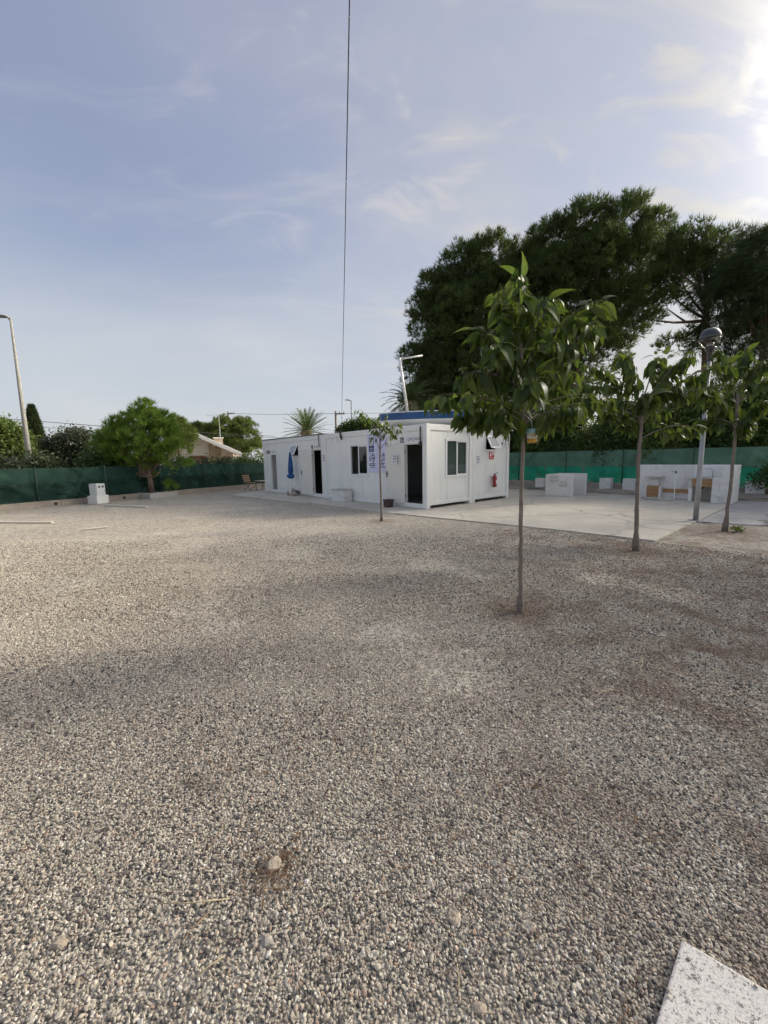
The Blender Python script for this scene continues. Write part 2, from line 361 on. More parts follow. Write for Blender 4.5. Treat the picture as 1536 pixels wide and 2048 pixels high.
simple('red_paint', (0.42, 0.02, 0.025), 0.3, var=0.1, coat=0.4)
simple('red_sign', (0.62, 0.05, 0.05), 0.45, var=0.05)
simple('blue_cloth', (0.018, 0.085, 0.26), 0.75, var=0.25, scale=6)
simple('boat_blue', (0.012, 0.085, 0.24), 0.3, var=0.12, scale=2)
simple('boat_white', (0.78, 0.76, 0.70), 0.35, var=0.06, scale=1.5, stain=((0.5, 0.44, 0.33), 2.0, 0.52, 0.4))
simple('steel', (0.42, 0.43, 0.44), 0.42, metal=0.75, var=0.12, scale=4)
simple('galvanised', (0.36, 0.37, 0.375), 0.5, metal=0.45, var=0.15, scale=5)
simple('chrome', (0.55, 0.55, 0.56), 0.15, metal=1.0, var=0.05)
simple('lamp_black', (0.025, 0.028, 0.032), 0.25, var=0.15, coat=0.5)
simple('post_concrete', (0.27, 0.265, 0.235), 0.8, var=0.12, scale=3)
simple('lamp_grey', (0.20, 0.205, 0.21), 0.5, var=0.1)
simple('bark', (0.16, 0.125, 0.10), 0.9, var=0.35, scale=9, bmp=0.7, bscale=40)
simple('bark_pine', (0.17, 0.115, 0.085), 0.95, var=0.45, scale=4, bmp=0.8, bscale=14)
simple('bark_grey', (0.20, 0.165, 0.14), 0.9, var=0.25, scale=14, bmp=0.5, bscale=60)
simple('palm_trunk', (0.15, 0.11, 0.075), 0.95, var=0.4, scale=6, bmp=0.8, bscale=18)
simple('terracotta', (0.36, 0.15, 0.09), 0.85, var=0.25, scale=5)
simple('brick_red', (0.34, 0.13, 0.085), 0.8, var=0.2, scale=3)
simple('villa_white', (0.80, 0.78, 0.73), 0.7, var=0.05)
simple('tan_wall', (0.50, 0.36, 0.22), 0.85, var=0.12)
simple('villa_stone', (0.42, 0.33, 0.22), 0.9, var=0.3, scale=3, bmp=0.6, bscale=8)
simple('mortar', (0.60, 0.55, 0.46), 0.9, var=0.1)
simple('grey_rock', (0.36, 0.32, 0.27), 0.85, var=0.25, scale=25, bmp=0.4, bscale=90)
simple('tan_rock', (0.40, 0.33, 0.25), 0.85, var=0.25, scale=25, bmp=0.4, bscale=90)
simple('dark_rock', (0.07, 0.07, 0.07), 0.7, var=0.25, scale=10)
simple('twig', (0.30, 0.20, 0.11), 0.8, var=0.3, scale=20)
simple('straw', (0.46, 0.37, 0.23), 0.75, var=0.25, scale=20)
simple('pot_brown', (0.075, 0.045, 0.04), 0.6, var=0.2)
simple('cable', (0.03, 0.03, 0.032), 0.6, var=0.1)
simple('hose', (0.55, 0.56, 0.48), 0.5, var=0.15)
simple('jar_blue', (0.25, 0.45, 0.50), 0.4, var=0.1)
simple('jar_clear', (0.62, 0.58, 0.52), 0.25, var=0.08)
simple('jar_liquid', (0.48, 0.26, 0.03), 0.2, var=0.1)
simple('green_post', (0.02, 0.05, 0.035), 0.6, var=0.15)
simple('cabinet', (0.62, 0.64, 0.62), 0.5, var=0.05, stain=((0.4, 0.38, 0.33), 5, 0.55, 0.4))
mat_wood('wood', (0.34, 0.19, 0.085), (0.48, 0.29, 0.14))
mat_wood('old_wood', (0.58, 0.52, 0.43), (0.70, 0.65, 0.56))
mat_wood('chair_wood', (0.28, 0.17, 0.10), (0.38, 0.25, 0.16))
mat_leaf('needle', (0.030, 0.055, 0.014), (0.085, 0.120, 0.030), 0.28, rough=0.6, spec=0.25)
mat_leaf('needle_young', (0.055, 0.115, 0.015), (0.22, 0.31, 0.055), 0.42, rough=0.55, spec=0.25)
mat_leaf('needle_far', (0.05, 0.085, 0.02), (0.15, 0.19, 0.045), 0.3, rough=0.6, spec=0.2)
mat_leaf('feather', (0.026, 0.048, 0.018), (0.070, 0.100, 0.040), 0.25, rough=0.6, spec=0.25)
mat_leaf('cypress', (0.025, 0.045, 0.016), (0.06, 0.085, 0.03), 0.15, rough=0.7, spec=0.2)
mat_leaf('bush', (0.030, 0.060, 0.016), (0.090, 0.135, 0.035), 0.3, spec=0.35)
mat_leaf('bush_bright', (0.06, 0.10, 0.02), (0.16, 0.21, 0.05), 0.35)
mat_leaf('bush_dark', (0.030, 0.045, 0.022), (0.085, 0.10, 0.055), 0.2)
mat_leaf('palm', (0.045, 0.075, 0.025), (0.115, 0.15, 0.05), 0.3)
mat_leaf('mulberry', (0.026, 0.054, 0.012), (0.095, 0.128, 0.024), 0.38, (0.19, 0.28, 0.035), 0.42, use_attr=False, spec=0.4)
mat_leaf('mulberry_mass', (0.026, 0.054, 0.012), (0.095, 0.128, 0.024), 0.38, (0.19, 0.28, 0.035), 0.42, spec=0.4)
mat_leaf('litter', (0.09, 0.05, 0.03), (0.24, 0.15, 0.08), 0.1, rough=0.8)
mat_net('net_dark', (0.032, 0.078, 0.058), 0.93, 0.25, (0.02, 0.11, 0.08))
mat_net('net_dark_low', (0.014, 0.042, 0.031), 0.98, 0.2, (0.02, 0.10, 0.07))
mat_net('net_light', (0.22, 0.40, 0.30), 0.78, 0.45, (0.32, 0.64, 0.46))
mat_net('net_green', (0.05, 0.46, 0.31), 0.90, 0.5, (0.09, 0.78, 0.50))
mat_glass('glass', (0.72, 0.77, 0.76), 0.06)
mat_glass('lamp_glass', (0.80, 0.76, 0.70), 0.05)
def mat_terrazzo():
    m, nt, p, out = new_mat('terrazzo'); tc = N(nt, 'ShaderNodeTexCoord').outputs['Object']
    n1 = noise(nt, tc, 9, 8, 0.7); n2 = noise(nt, tc, 260, 3); n3 = noise(nt, tc, 48, 5, 0.8, 0.3); n4 = noise(nt, tc, 130, 3, 0.7)
    c = mixc(nt, mapr(nt, n2, 0.35, 0.65), (0.56, 0.53, 0.49), (0.72, 0.69, 0.645))
    c = mixc(nt, math_node(nt, 'MULTIPLY', mapr(nt, n1, 0.5, 0.7), 0.4), c, (0.50, 0.40, 0.36))
    area = mapr(nt, noise(nt, tc, 7, 3), 0.30, 0.50)
    sp = math_node(nt, 'MULTIPLY', math_node(nt, 'MAXIMUM', mapr(nt, n3, 0.555, 0.60), mapr(nt, n4, 0.575, 0.615)), area)
    c = mixc(nt, math_node(nt, 'MULTIPLY', sp, 0.9), c, (0.10, 0.085, 0.085))
    nt.links.new(c, p.inputs['Base Color']); p.inputs['Roughness'].default_value = 0.75; bump(nt, p, n2, 0.3, 0.003)
mat_terrazzo()

# ------------------------------------------------------------------ place frames
AX, AY, YAW = 1.411, 13.021, -0.8527            # front right foot of the cabins, their bearing
CY, SY = math.cos(YAW), math.sin(YAW)
def W(x, y, z=0.0): return Vector((AX+CY*x-SY*y, AY+SY*x+CY*y, z))
Z0 = 0.03                                        # top of the paved slab

# ------------------------------------------------------------------ ground
def struct(o): o['kind'] = 'structure'; return o
g = MB(); g.face([(-300, -200, -0.03), (300, -200, -0.03), (300, 500, -0.03), (-300, 500, -0.03)])
struct(g.build('ground', MAT['earth']))
LF0, LF1 = Vector((-17.6, 9.45)), Vector((-2.45, 35.5))       # boundary wall on the left
LFD = (LF1-LF0).normalized()
g = MB(); g.face([(-19, -12, 0), (22, -12, 0), (22, 7.3, 0)] + [tuple(W(13.5, 11.9, 0))] + [(-2.45, 35.7, 0), (-17.6, 9.45, 0), (-19, 6, 0)])
struct(g.build('gravel_yard', MAT['gravel']))
slab_front = [(-7.76, 20.4), (-5.93, 18.36), (-4.14, 16.67), (-2.74, 15.45), (-1.57, 14.22), (0.03, 12.55), (1.05, 11.59), (3.87, 9.12), (5.29, 7.65), (7.15, 9.31), (7.66, 9.71)]
poly = slab_front + [tuple(W(6.60, 7.43)[:2]), tuple(W(6.60, 8.9)[:2]), tuple(W(-13.2, 8.9)[:2]), tuple(W(-13.2, 1.0)[:2])]
struct(MB().prism(poly, -0.08, Z0).build('concrete_slab', MAT['slab']))
jd = 0.016
poly = [(7.70+jd, 9.70), (8.08, 9.56), (8.86, 9.03), (13.4, 5.9), tuple(W(15.5, 8.9)[:2]), tuple(W(6.62, 8.9)[:2]), tuple(W(6.62, 7.42)[:2])]
struct(MB().prism(poly, -0.08, Z0-0.004).build('grey_concrete_slab', MAT['slab_grey']))
MBk = MB().quadbox([W(-13, 8.902), W(15.5, 8.902), W(15.5, 9.05), W(-13, 9.05)]+[W(-13, 8.902, .10), W(15.5, 8.902, .10), W(15.5, 9.05, .10), W(-13, 9.05, .10)])
struct(MBk.build('kerb_strip', MAT['block']))
soil = MB(); rng = random.Random(5)
nx, ny = 90, 10
for j in range(ny+1):
    for i in range(nx+1):
        p = W(-13+28*i/nx, 9.052+2.7*j/ny, 0.05+0.05*math.sin(i*.7+j)+rng.uniform(0, .05)); soil.v.append(tuple(p))
for j in range(ny):
    for i in range(nx):
        a = j*(nx+1)+i; soil.f.append((a, a+1, a+nx+2, a+nx+1))
struct(soil.build('soil_strip', MAT['sandy_soil'], smooth=True))

# ------------------------------------------------------------------ fences
def net_grid(p0, p1, z0, z1, seed, off, wr, nx=44, nz=14):
    """wrinkled shade net between two posts"""
    rg = random.Random(seed); m = MB(); p0, p1 = Vector(p0), Vector(p1); d = (p1-p0); n = Vector((-d.y, d.x)).normalized()
    ph = [rg.uniform(0, 6.28) for _ in range(8)]; folds = [(rg.uniform(-.1, 1.1), rg.uniform(-1.8, 1.8), rg.uniform(.025, .08), rg.uniform(-1, 1)) for _ in range(11)]
    sag = rg.uniform(0.0, 0.035)
    for j in range(nz+1):
        for i in range(nx+1):
            u, v = i/nx, j/nz
            w = math.sin(u*9+ph[0]+v*3)*.35+math.sin(u*17+v*7+ph[1])*.2
            for a, s, b, h in folds: w += h*math.exp(-((u-a-s*(v-.5)*.5)/b)**2)
            w *= wr*math.sin(math.pi*min(max(u, .02), .98))**.5
            zz = z0+(z1-z0)*v - sag*math.sin(math.pi*u)*(v if z1 > 1.2 else .4) + rg.uniform(-.004, .004)
            p = p0+d*u+n*(off+w); m.v.append((p.x, p.y, zz))
    for j in range(nz):
        for i in range(nx):
            a = j*(nx+1)+i; m.f.append((a, a+1, a+nx+2, a+nx+1))
    return m
def fence(name, label, A, B, bay, ztop, zbot, mats, side, seed, zlow):
    A, B = Vector(A), Vector(B); n = max(1, round((B-A).length/bay)); d = (B-A)/n
    nrm = Vector((-d.y, d.x)).normalized()*side
    root = thing(name, label, 'fence', (A.x, A.y, 0)); inv = Vector((A.x, A.y))
    for i in range(n+1):
        p = d*i; MB().tube([(p.x, p.y, zbot-.1), (p.x, p.y, ztop+.05)], .024, 8).build('post', MAT['green_post'], root, True)
    for i in range(n):
        net_grid(d*i, d*(i+1), zbot, ztop, seed+i, .12*side, .075).build('net_panel', MAT[mats[0]], root, True)
        net_grid(d*i, d*(i+1), zbot+.01, zlow, seed+i+77, .07*side, .05, nz=9).build('lower_net', MAT[mats[1]], root, True)
    w = MB()
    for z in (zbot+.05, (ztop+zbot)/2, ztop-.02): w.tube([(0, 0, z), ((B-A).x, (B-A).y, z)], .004, 5)
    w.build('tension_wire', MAT['green_post'], root)
    return root
def low_wall(name, label, A, B, h, t, blen, mat, seed, holes=()):
    A, B = Vector(A), Vector(B); D = B-A; L = D.length; rz = math.atan2(D.y, D.x)
    root = thing(name, label, 'wall', (A.x, A.y, 0), rz); rg = random.Random(seed)
    n = round(L/blen)
    for i in range(n):
        x0, x1 = L*i/n, L*(i+1)/n; dy = rg.uniform(-.006, .006); dz = rg.uniform(-.006, .006)
        MB().box(x0+.003, x1-.003, -t/2+dy, t/2+dy, -.1, h+dz).build('block', MAT[mat], root, bevel=.008)
    for x in holes:
        pp = MB().tube([(x, -t/2-.03, .12), (x, -t/2+.06, .12)], .062, 14); pp.build('drain_pipe', MAT['black_plastic'], root, True)
    return root
low_wall('block_wall', 'low concrete block wall under the dark green net on the left', LF0, LF1, .25, .2, 1.35, 'block', 1, (8.05, 10.7))
fence('net_fence', 'dark green shade net fence on low wall left of the cabins', LF0, LF1, 2.55, 1.58, .25, ('net_dark', 'net_dark_low'), 1, 11, 0.98)
RF0, RF1 = W(-17.6, 11.8), W(15.6, 11.8)
low_wall('block_wall', 'low concrete block wall under the bright green net behind the wash area', W(-17.3, 11.8).xy, RF1.xy, .30, .2, 1.35, 'block', 2)
fence('net_fence', 'bright two tone green shade net fence behind the wash area', W(-17.3, 11.8).xy, RF1.xy, 2.75, 1.93, .30, ('net_light', 'net_green'), 1, 51, 1.12)

# ------------------------------------------------------------------ cabins
def text_mesh(s, size):
    cu = bpy.data.curves.new('lettering', 'FONT'); cu.body = s; cu.size = size; cu.align_x = 'CENTER'; cu.align_y = 'CENTER'
    o = bpy.data.objects.new('lettering', cu); col.objects.link(o)
    bpy.context.view_layer.update()
    me = bpy.data.meshes.new_from_object(o.evaluated_get(bpy.context.evaluated_depsgraph_get()))
    bpy.data.objects.remove(o); bpy.data.curves.remove(cu); return me
def letter(s, size, parent, mat, x, z, depth=0.0, sx=1.0, ax='x'):
    """flat lettering on a plate; parent frame: x right, z up, -y to the reader"""
    me = text_mesh(s, size); n = len(me.vertices); co = np.zeros(n*3); me.vertices.foreach_get('co', co); co = co.reshape(-1, 3)
    new = np.stack([co[:, 0]*sx+x, np.full(n, depth), co[:, 1]+z], 1)
    me.vertices.foreach_set('co', new.ravel()); me.materials.clear(); me.update()
    return link('lettering', me, MAT[mat], parent)
CW, CL, CH = 2.44, 6.06, 2.80
def cabin(ox, oy, label, fronts, ends):
    root = thing('portable_cabin', label, 'cabin', W(ox, oy, 0), YAW, 'joined white portable cabins')
    fr = MAT['cabin_frame']
    for x in (0.002, CL-.172):
        for y in (0.002, CW-.172):
            MB().box(x, x+.17, y, y+.17, Z0+.003, CH).build('corner_post', fr, root, bevel=.008)
    def beam(nm, *a): MB().box(*a).build(nm, fr, root, bevel=.008)
    beam('top_beam', .173, CL-.173, .004, .14, 2.60, CH-.004); beam('top_beam', .173, CL-.173, CW-.14, CW-.004, 2.60, CH-.004)
    beam('top_beam', .004, .14, .173, CW-.173, 2.60, CH-.006); beam('top_beam', CL-.14, CL-.004, .173, CW-.173, 2.60, CH-.006)
    beam('bottom_beam', .173, CL-.173, .006, .14, Z0+.01, .17); beam('bottom_beam', .173, CL-.173, CW-.14, CW-.006, Z0+.01, .17)
    beam('bottom_beam', .006, .14, .173, CW-.173, .135, .26); beam('bottom_beam', CL-.14, CL-.006, .173, CW-.173, .135, .26)
    MB().box(.145, CL-.145, .145, CW-.145, 2.62, 2.74).build('roof_panel', MAT['cabin_frame'], root)
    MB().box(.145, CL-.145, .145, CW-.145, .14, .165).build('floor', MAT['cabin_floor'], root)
    def wall(kind, a0, a1, z0, z1, ops):
        cuts = sorted({a0, a1, *[o[0] for o in ops], *[o[1] for o in ops]})
        for c0, c1 in zip(cuts, cuts[1:]):
            op = [o for o in ops if o[0] <= c0+1e-6 and o[1] >= c1-1e-6]
            spans = [(z0, z1)] if not op else [s for s in ((z0, op[0][2]), (op[0][3], z1)) if s[1]-s[0] > .03]
            n = 1 if op else max(1, round((c1-c0)/1.15))
            for i in range(n):
                u0, u1 = c0+(c1-c0)*i/n+.003, c0+(c1-c0)*(i+1)/n-.003
                for s0, s1 in spans:
                    if kind == 'f': B = (u0, u1, .045, .095, s0, s1)
                    elif kind == 'b': B = (u0, u1, CW-.095, CW-.045, s0, s1)
                    elif kind == 'e': B = (CL-.095, CL-.045, u0, u1, s0, s1)
                    else: B = (.045, .095, u0, u1, s0, s1)
                    MB().box(*B).build('wall_panel', MAT['cabin_panel'], root, bevel=.003)
    wall('f', .174, CL-.174, .1705, 2.599, fronts); wall('b', .174, CL-.174, .1705, 2.599, [])
    wall('e', .174, CW-.174, .2605, 2.599, ends); wall('w', .174, CW-.174, .2605, 2.599, [])
    # lining of the dim rooms
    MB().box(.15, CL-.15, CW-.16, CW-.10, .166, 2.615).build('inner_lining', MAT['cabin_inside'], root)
    return root
def window(root, frame, a0, a1, z0, z1, kind, split=.5, open_left=False):
    """frame: 'f' front or 'e' end.  parts in cabin coordinates"""
    def B(m, u0, u1, d0, d1, s0, s1):
        if frame == 'f': m.box(u0, u1, d0, d1, s0, s1)
        else: m.box(CL-d1, CL-d0, u0, u1, s0, s1)
        return m
    w = .085; f = MB()
    B(f, a0-w, a1+w, .020, .075, z0-w, z0); B(f, a0-w, a1+w, .020, .075, z1, z1+w)
    B(f, a0-w, a0, .0205, .0745, z0+.001, z1-.001); B(f, a1, a1+w, .0205, .0745, z0+.001, z1-.001)
    win = f.build('window', MAT['white_plastic'], root, bevel=.006)
    mid = a0+(a1-a0)*split
    if kind == 'slide':
        s = MB(); B(s, mid-.03, mid+.03, .030, .060, z0, z1); B(s, mid+.03, a1-.004, .031, .058, z0, z0+.035); B(s, mid+.03, a1-.004, .031, .058, z1-.035, z1); B(s, a1-.035, a1-.002, .032, .059, z0+.036, z1-.036)
        s.build('sash', MAT['white_plastic'], win, bevel=.004)
        B(MB(), mid+.031, a1-.036, .042, .047, z0+.036, z1-.036).build('pane', MAT['glass'], win)
        if not open_left:
            B(MB(), a0, mid-.031, .062, .067, z0, z1).build('pane', MAT['glass'], win)
            B(MB(), a0+.01, a1-.01, .080, .084, z0+.002, z1-.002).build('roller_blind', MAT['blind'], win)
    else:
        # top hung sash tilted outwards
        h = z1-z0; ang = R(27); s = MB()
        def T(u, t, d):    # t down from hinge, d thickness outwards
            out = math.sin(ang)*t+d*math.cos(ang); dn = math.cos(ang)*t-d*math.sin(ang)
            return (u, .018-out, z1-.01-dn) if frame == 'f' else (CL-.018+out, u, z1-.01-dn)
        def bx(m, u0, u1, t0, t1, d0, d1):
            return m.quadbox([T(u0, t1, d0), T(u1, t1, d0), T(u1, t1, d1), T(u0, t1, d1), T(u0, t0, d0), T(u1, t0, d0), T(u1, t0, d1), T(u0, t0, d1)])
        bx(s, a0, a1, 0, .05, 0, .03); bx(s, a0, a1, h-.05, h, 0, .03); bx(s, a0, a0+.05, .051, h-.051, 0, .03); bx(s, a1-.05, a1, .051, h-.051, 0, .03)
        s.build('sash', MAT['white_plastic'], win, bevel=.004)
        bx(MB(), a0+.051, a1-.051, .051, h-.051, .012, .016).build('pane', MAT['frost'], win)
    return win
simple('blind', (0.30, 0.31, 0.28), 0.8, var=0.1)
simple('frost', (0.34, 0.36, 0.36), 0.25, var=0.15, scale=8)
def door_frame(root, a0, a1, z0, z1):
    m = MB(); w = .05
    m.box(a0-w, a0, .026, .10, z0, z1+w); m.box(a1, a1+w, .026, .10, z0, z1+w); m.box(a0+.001, a1-.001, .027, .10, z1, z1+w-.001)
    m.box(a0+.001, a1-.001, .027, .10, z0-.012, z0+.008)
    return m.build('door_frame', MAT['door_white'], root, bevel=.004)
def door_leaf(root, hinge, width, z0, z1, ang):
    """leaf swung out about a vertical hinge; ang from the closed +x position"""
    d = bpy.data.objects.new('door', None)
    M = Matrix.Translation((hinge, .012, 0)) @ Matrix.Rotation(ang, 4, 'Z')
    m = MB().box(0, width, 0, .042, z0, z1)
    for i, v in enumerate(m.v): m.v[i] = tuple(M @ Vector(v))
    bpy.data.objects.remove(d)
    o = m.build('door', MAT['door_white'], root, bevel=.004)
    h = MB(); zc = (z0+z1)/2-.02
    for side in (-1, 1):
        y = -.012 if side < 0 else .054
        k = MB().box(width-.085, width-.05, min(y, y+side*.006), max(y, y+side*.006), zc-.10, zc+.12)
        k.tube([(width-.067, y, zc+.03), (width-.067, y+side*.05, zc+.03), (width-.19, y+side*.055, zc+.03)], .012, 8)
        k.v = [tuple(M @ Vector(v)) for v in k.v]; k.build('door_handle', MAT['black_plastic'], o)
    for z in (z0+.28, z1-.26):
        k = MB().tube([(-.004, .02, z-.05), (-.004, .02, z+.05)], .014, 8); k.v = [tuple(M @ Vector(v)) for v in k.v]
        k.build('hinge', MAT['lamp_black'], o)
    return o
office = cabin(-6.06, 0, 'white portable cabin with posters, sliding window and open office door', [(1.93, 2.97, 1.12, 2.21), (5.08, 5.84, .175, 2.16)], [(1.06, 2.14, 1.10, 2.26)])
window(office, 'f', 1.93, 2.97, 1.12, 2.21, 'slide', .48, True)
window(office, 'e', 1.06, 2.14, 1.10, 2.26, 'slide', .5)
door_frame(office, 5.08, 5.84, .175, 2.16); door_leaf(office, 5.05, .85, .15, 2.19, R(188))
laundry = cabin(-12.12, 0, 'white portable cabin farthest left with two doorways and tilted small window', [(.86, 1.44, .175, 2.00), (3.20, 3.79, 1.93, 2.42), (5.12, 5.80, .175, 2.13)], [])
window(laundry, 'f', 3.20, 3.79, 1.93, 2.42, 'hung')
door_frame(laundry, .86, 1.44, .175, 2.00); door_frame(laundry, 5.12, 5.80, .175, 2.13); door_leaf(laundry, 5.09, .86, .13, 2.16, R(187))
MB().box(.865, 1.435, .32, .36, .168, 2.05).build('inner_door', MAT['door_grey'], laundry)
MB().box(.80, .85, .10, .36, .168, 2.05).build('inner_lining', MAT['door_grey'], laundry); MB().box(1.45, 1.50, .10, .36, .168, 2.05).build('inner_lining', MAT['door_grey'], laundry)
rear = cabin(-6.06, 2.442, 'rear white portable cabin whose end wall carries the red fire extinguisher', [], [(.86, 1.48, 1.98, 2.48)])
window(rear, 'e', .86, 1.48, 1.98, 2.48, 'hung')
MB().box(-.02, CL+.05, -.03, CW, CH-.002, CH+.035).build('roof_sheet', MAT['roof_dark'], laundry)
# cables and pipes on the cabins (parts of the cabin they are fixed to)
MB().tube([(5.80, -.02, 2.72), (5.80, -.03, 2.5), (5.80, -.02, 2.2)], .022, 8).build('black_pipe', MAT['cable'], office, True)
MB().box(5.76, 5.84, -.06, -.005, 2.10, 2.24).build('junction_box', MAT['black_plastic'], office)
MB().tube([(CL-.02, 2.30, 2.75), (CL+.02, 2.30, 2.5), (CL+.02, 2.30, 2.15)], .022, 8).build('black_pipe', MAT['cable'], rear, True)
MB().box(CL, CL+.06, 2.16, 2.24, 2.12, 2.30).build('junction_box', MAT['white_plastic'], rear)
MB().tube([(5.72, -.02, 2.83), (5.73, -.03, 2.6), (5.75, -.025, 2.3)], .018, 8).build('black_pipe', MAT['cable'], laundry, True)
MB().tube([(1.05, -.02, 2.83), (1.0, -.09, 2.86), (.98, -.05, 2.6), (1.12, -.06, 2.42), (1.15, -.03, 2.5)], .016, 8).build('wall_cable', MAT['white_plastic'], office, True)
MB().tube([(1.38, -.02, 2.86), (1.36, -.07, 2.8), (1.37, -.05, 2.62), (1.42, -.05, 2.5), (1.40, -.04, 2.66)], .035, 8).build('cable_coil', MAT['cable'], office, True)

# signs, posters, notices
def plate(name, label, cat, x, z, w, h, mat, end=False, d=.004, base=.02, group=None):
    if end: o = thing(name, label, cat, W(base, x, z), YAW+math.pi/2, group)
    else: o = thing(name, label, cat, W(x, -base, z), YAW, group)
    MB().box(-w/2, w/2, -d, d, -h/2, h/2).build('panel', MAT[mat], o); return o
def rects(parent, name, mat, L, dep=-.0065):
    m = MB()
    for x0, x1, z0, z1 in L: m.box(x0, x1, dep, dep+.0012, z0, z1)
    return m.build(name, MAT[mat], parent)
s = plate('door_sign', 'grey lettered name plate reading OFICINAS above the open office door', 'sign', -.60, 2.33, .80, .17, 'paper_white', base=-.03+.005)
letter('OFICINAS', .135, s, 'ink_black', 0, 0, -.0056)
k = MB().box(-.66, -.50, -.004, .004, -.085, .085).build('icon_panel', MAT['ink_black'], s)
rects(s, 'pictogram', 'paper_white', [(-.635, -.525, -.06, -.045), (-.635, -.62, -.045, .06), (-.54, -.525, -.045, .02), (-.60, -.54, .045, .06), (-.60, -.56, -.02, .01)])
s = plate('door_sign', 'lettered laundry name plate above the middle dark doorway', 'sign', -6.62, 2.28, .62, .13, 'paper_white', base=-.025)
letter('LAVANDERIA', .098, s, 'ink_black', 0, 0, -.0056, .95)
MB().box(-.50, -.36, -.004, .004, -.08, .08).build('icon_panel', MAT['ink_black'], s); rects(s, 'pictogram', 'paper_white', [(-.475, -.385, -.055, -.04), (-.475, -.465, -.04, .05), (-.395, -.385, -.04, .05), (-.475, -.385, .04, .055)])
s = plate('door_sign', 'small lettered plate above the leftmost grey doorway', 'sign', -10.92, 2.16, .55, .11, 'paper_white', base=-.025)
letter('LAVABOS', .09, s, 'ink_grey', 0, 0, -.0056)
for x in (-.52, -.72):
    MB().box(x-.075, x+.075, -.004, .004, -.08, .08).build('icon_panel', MAT['ink_black'], s)
    rects(s, 'pictogram', 'paper_white', [(x-.015, x+.015, .025, .05), (x-.03, x+.03, -.02, .015), (x-.02, x-.005, -.06, -.02), (x+.005, x+.02, -.06, -.02)])
po = plate('poster', 'pale lavender poster with dark blue emblem and big black numerals beside window', 'poster', -2.795, 1.89, .55, 1.38, 'paper', base=-.025)
rects(po, 'emblem', 'ink_blue', [(-.17, .12, .08, .60)])
rects(po, 'emblem_field', 'paper_white', [(-.13, .08, .30, .56)], -.0078)
letter('R', .22, po, 'ink_blue', -.02, .45, -.0086, 1.2)
rects(po, 'emblem_mark', 'ink_blue', [(-.09, .05, .345, .36), (-.06, .03, .32, .335)], -.0088)
rects(po, 'emblem_lines', 'paper', [(-.07, .02, .235, .25), (-.12, .08, .185, .205), (-.12, .08, .13, .15)], -.0079)
letter('6', .34, po, 'ink_black', -.10, -.17, -.0066, .9); letter('9', .48, po, 'ink_black', .07, -.19, -.0066, .95)
rects(po, 'text_lines', 'ink_black', [(-.17, -.02, -.385, -.355), (.0, .17, -.385, -.35), (-.17, .01, -.45, -.415), (.03, .17, -.45, -.41), (-.08, .16, -.525, -.50), (-.16, .10, .02, .03)])
po = plate('poster', 'pale lavender poster with columns of black text behind the sapling', 'poster', -2.235, 1.89, .55, 1.38, 'paper', base=-.025)
rects(po, 'text_lines', 'ink_black', [(-.17, -.06, -.02, .005), (.04, .14, -.05, .0), (-.17, .18, -.10, -.07), (-.16, -.04, -.17, -.14), (.05, .16, -.19, -.16), (-.16, .17, -.25, -.22), (-.15, .02, -.30, -.28), (-.15, .14, -.37, -.34), (-.16, .11, -.42, -.395), (-.15, .19, -.50, -.47)])
for lab, x, z, e in (('printed paper notice taped on the open office door', -1.36, 1.68, False), ('printed paper notice on the cabin seam beside the laundry doorway', -6.07, 1.78, False), ('white paper notice on end wall left of the fire extinguisher', 2.82, 1.60, True)):
    n_ = plate('paper_notice', lab, 'notice', x, z, .24, .32, 'paper_white', e, .0015, .165 if x == -1.36 else (.006 if not e else -.03))
    rects(n_, 'text_lines', 'ink_black', [(-.07, -.03, .08, .13), (.03, .07, .06, .12), (-.08, .08, .0, .03), (-.08, .08, -.06, -.05), (-.08, .06, -.09, -.08), (-.08, .07, -.12, -.11)], -.0036)
s = plate('fire_sign', 'red square fire extinguisher sign under the small tilted window', 'sign', 3.68, 1.79, .32, .36, 'red_sign', True, base=-.03)
rects(s, 'pictogram', 'paper_white', [(-.12, -.02, -.08, .05), (-.10, -.04, .06, .09), (.03, .06, -.05, .12), (.07, .12, -.02, .11), (-.12, .12, -.14, -.12)])
s = plate('warning_sign', 'small diamond pictogram near top right edge of end wall', 'sign', 4.40, 2.22, .16, .18, 'paper_white', True, base=-.03)
rects(s, 'pictogram', 'ink_blue', [(-.04, .04, -.05, .05)])
# fire extinguisher
fx = thing('fire_extinguisher', 'red fire extinguisher hanging on the cabin end wall', 'extinguisher', W(.09, 3.74, .55), YAW)
MB().lathe([(.0, .0), (.078, .0), (.080, .04)], 18).build('foot_ring', MAT['black_plastic'], fx, True)
MB().lathe([(.075, .03), (.080, .06), (.080, .36), (.070, .41), (.040, .445), (.028, .46), (.0, .46)], 18).build('cylinder', MAT['red_paint'], fx, True)
v = MB().lathe([(.026, .455), (.026, .50), (.0, .50)], 12); v.bar((-.02, 0, .50), (.10, .04, .56), .02, .012); v.bar((-.02, 0, .49), (.10, .04, .51), .02, .012)
v.build('valve', MAT['black_plastic'], fx)
MB().tube([(0, -.02, .48), (.02, -.10, .47), (.03, -.12, .36), (.05, -.10, .18), (.06, -.085, .10)], .012, 8).build('hose', MAT['black_plastic'], fx, True)
m = MB()
for i in range(7):
    a0, a1 = R(-20)+R(14)*i, R(-20)+R(14)*(i+1)
    m.face([(.0812*math.cos(a), .0812*math.sin(a), z) for a, z in ((a0, .13), (a1, .13), (a1, .26), (a0, .26))])
m.build('label_sticker', MAT['paper_white'], fx)
MB().box(-.12, -.07, -.03, .03, .28, .42).build('bracket', MAT['steel'], fx)

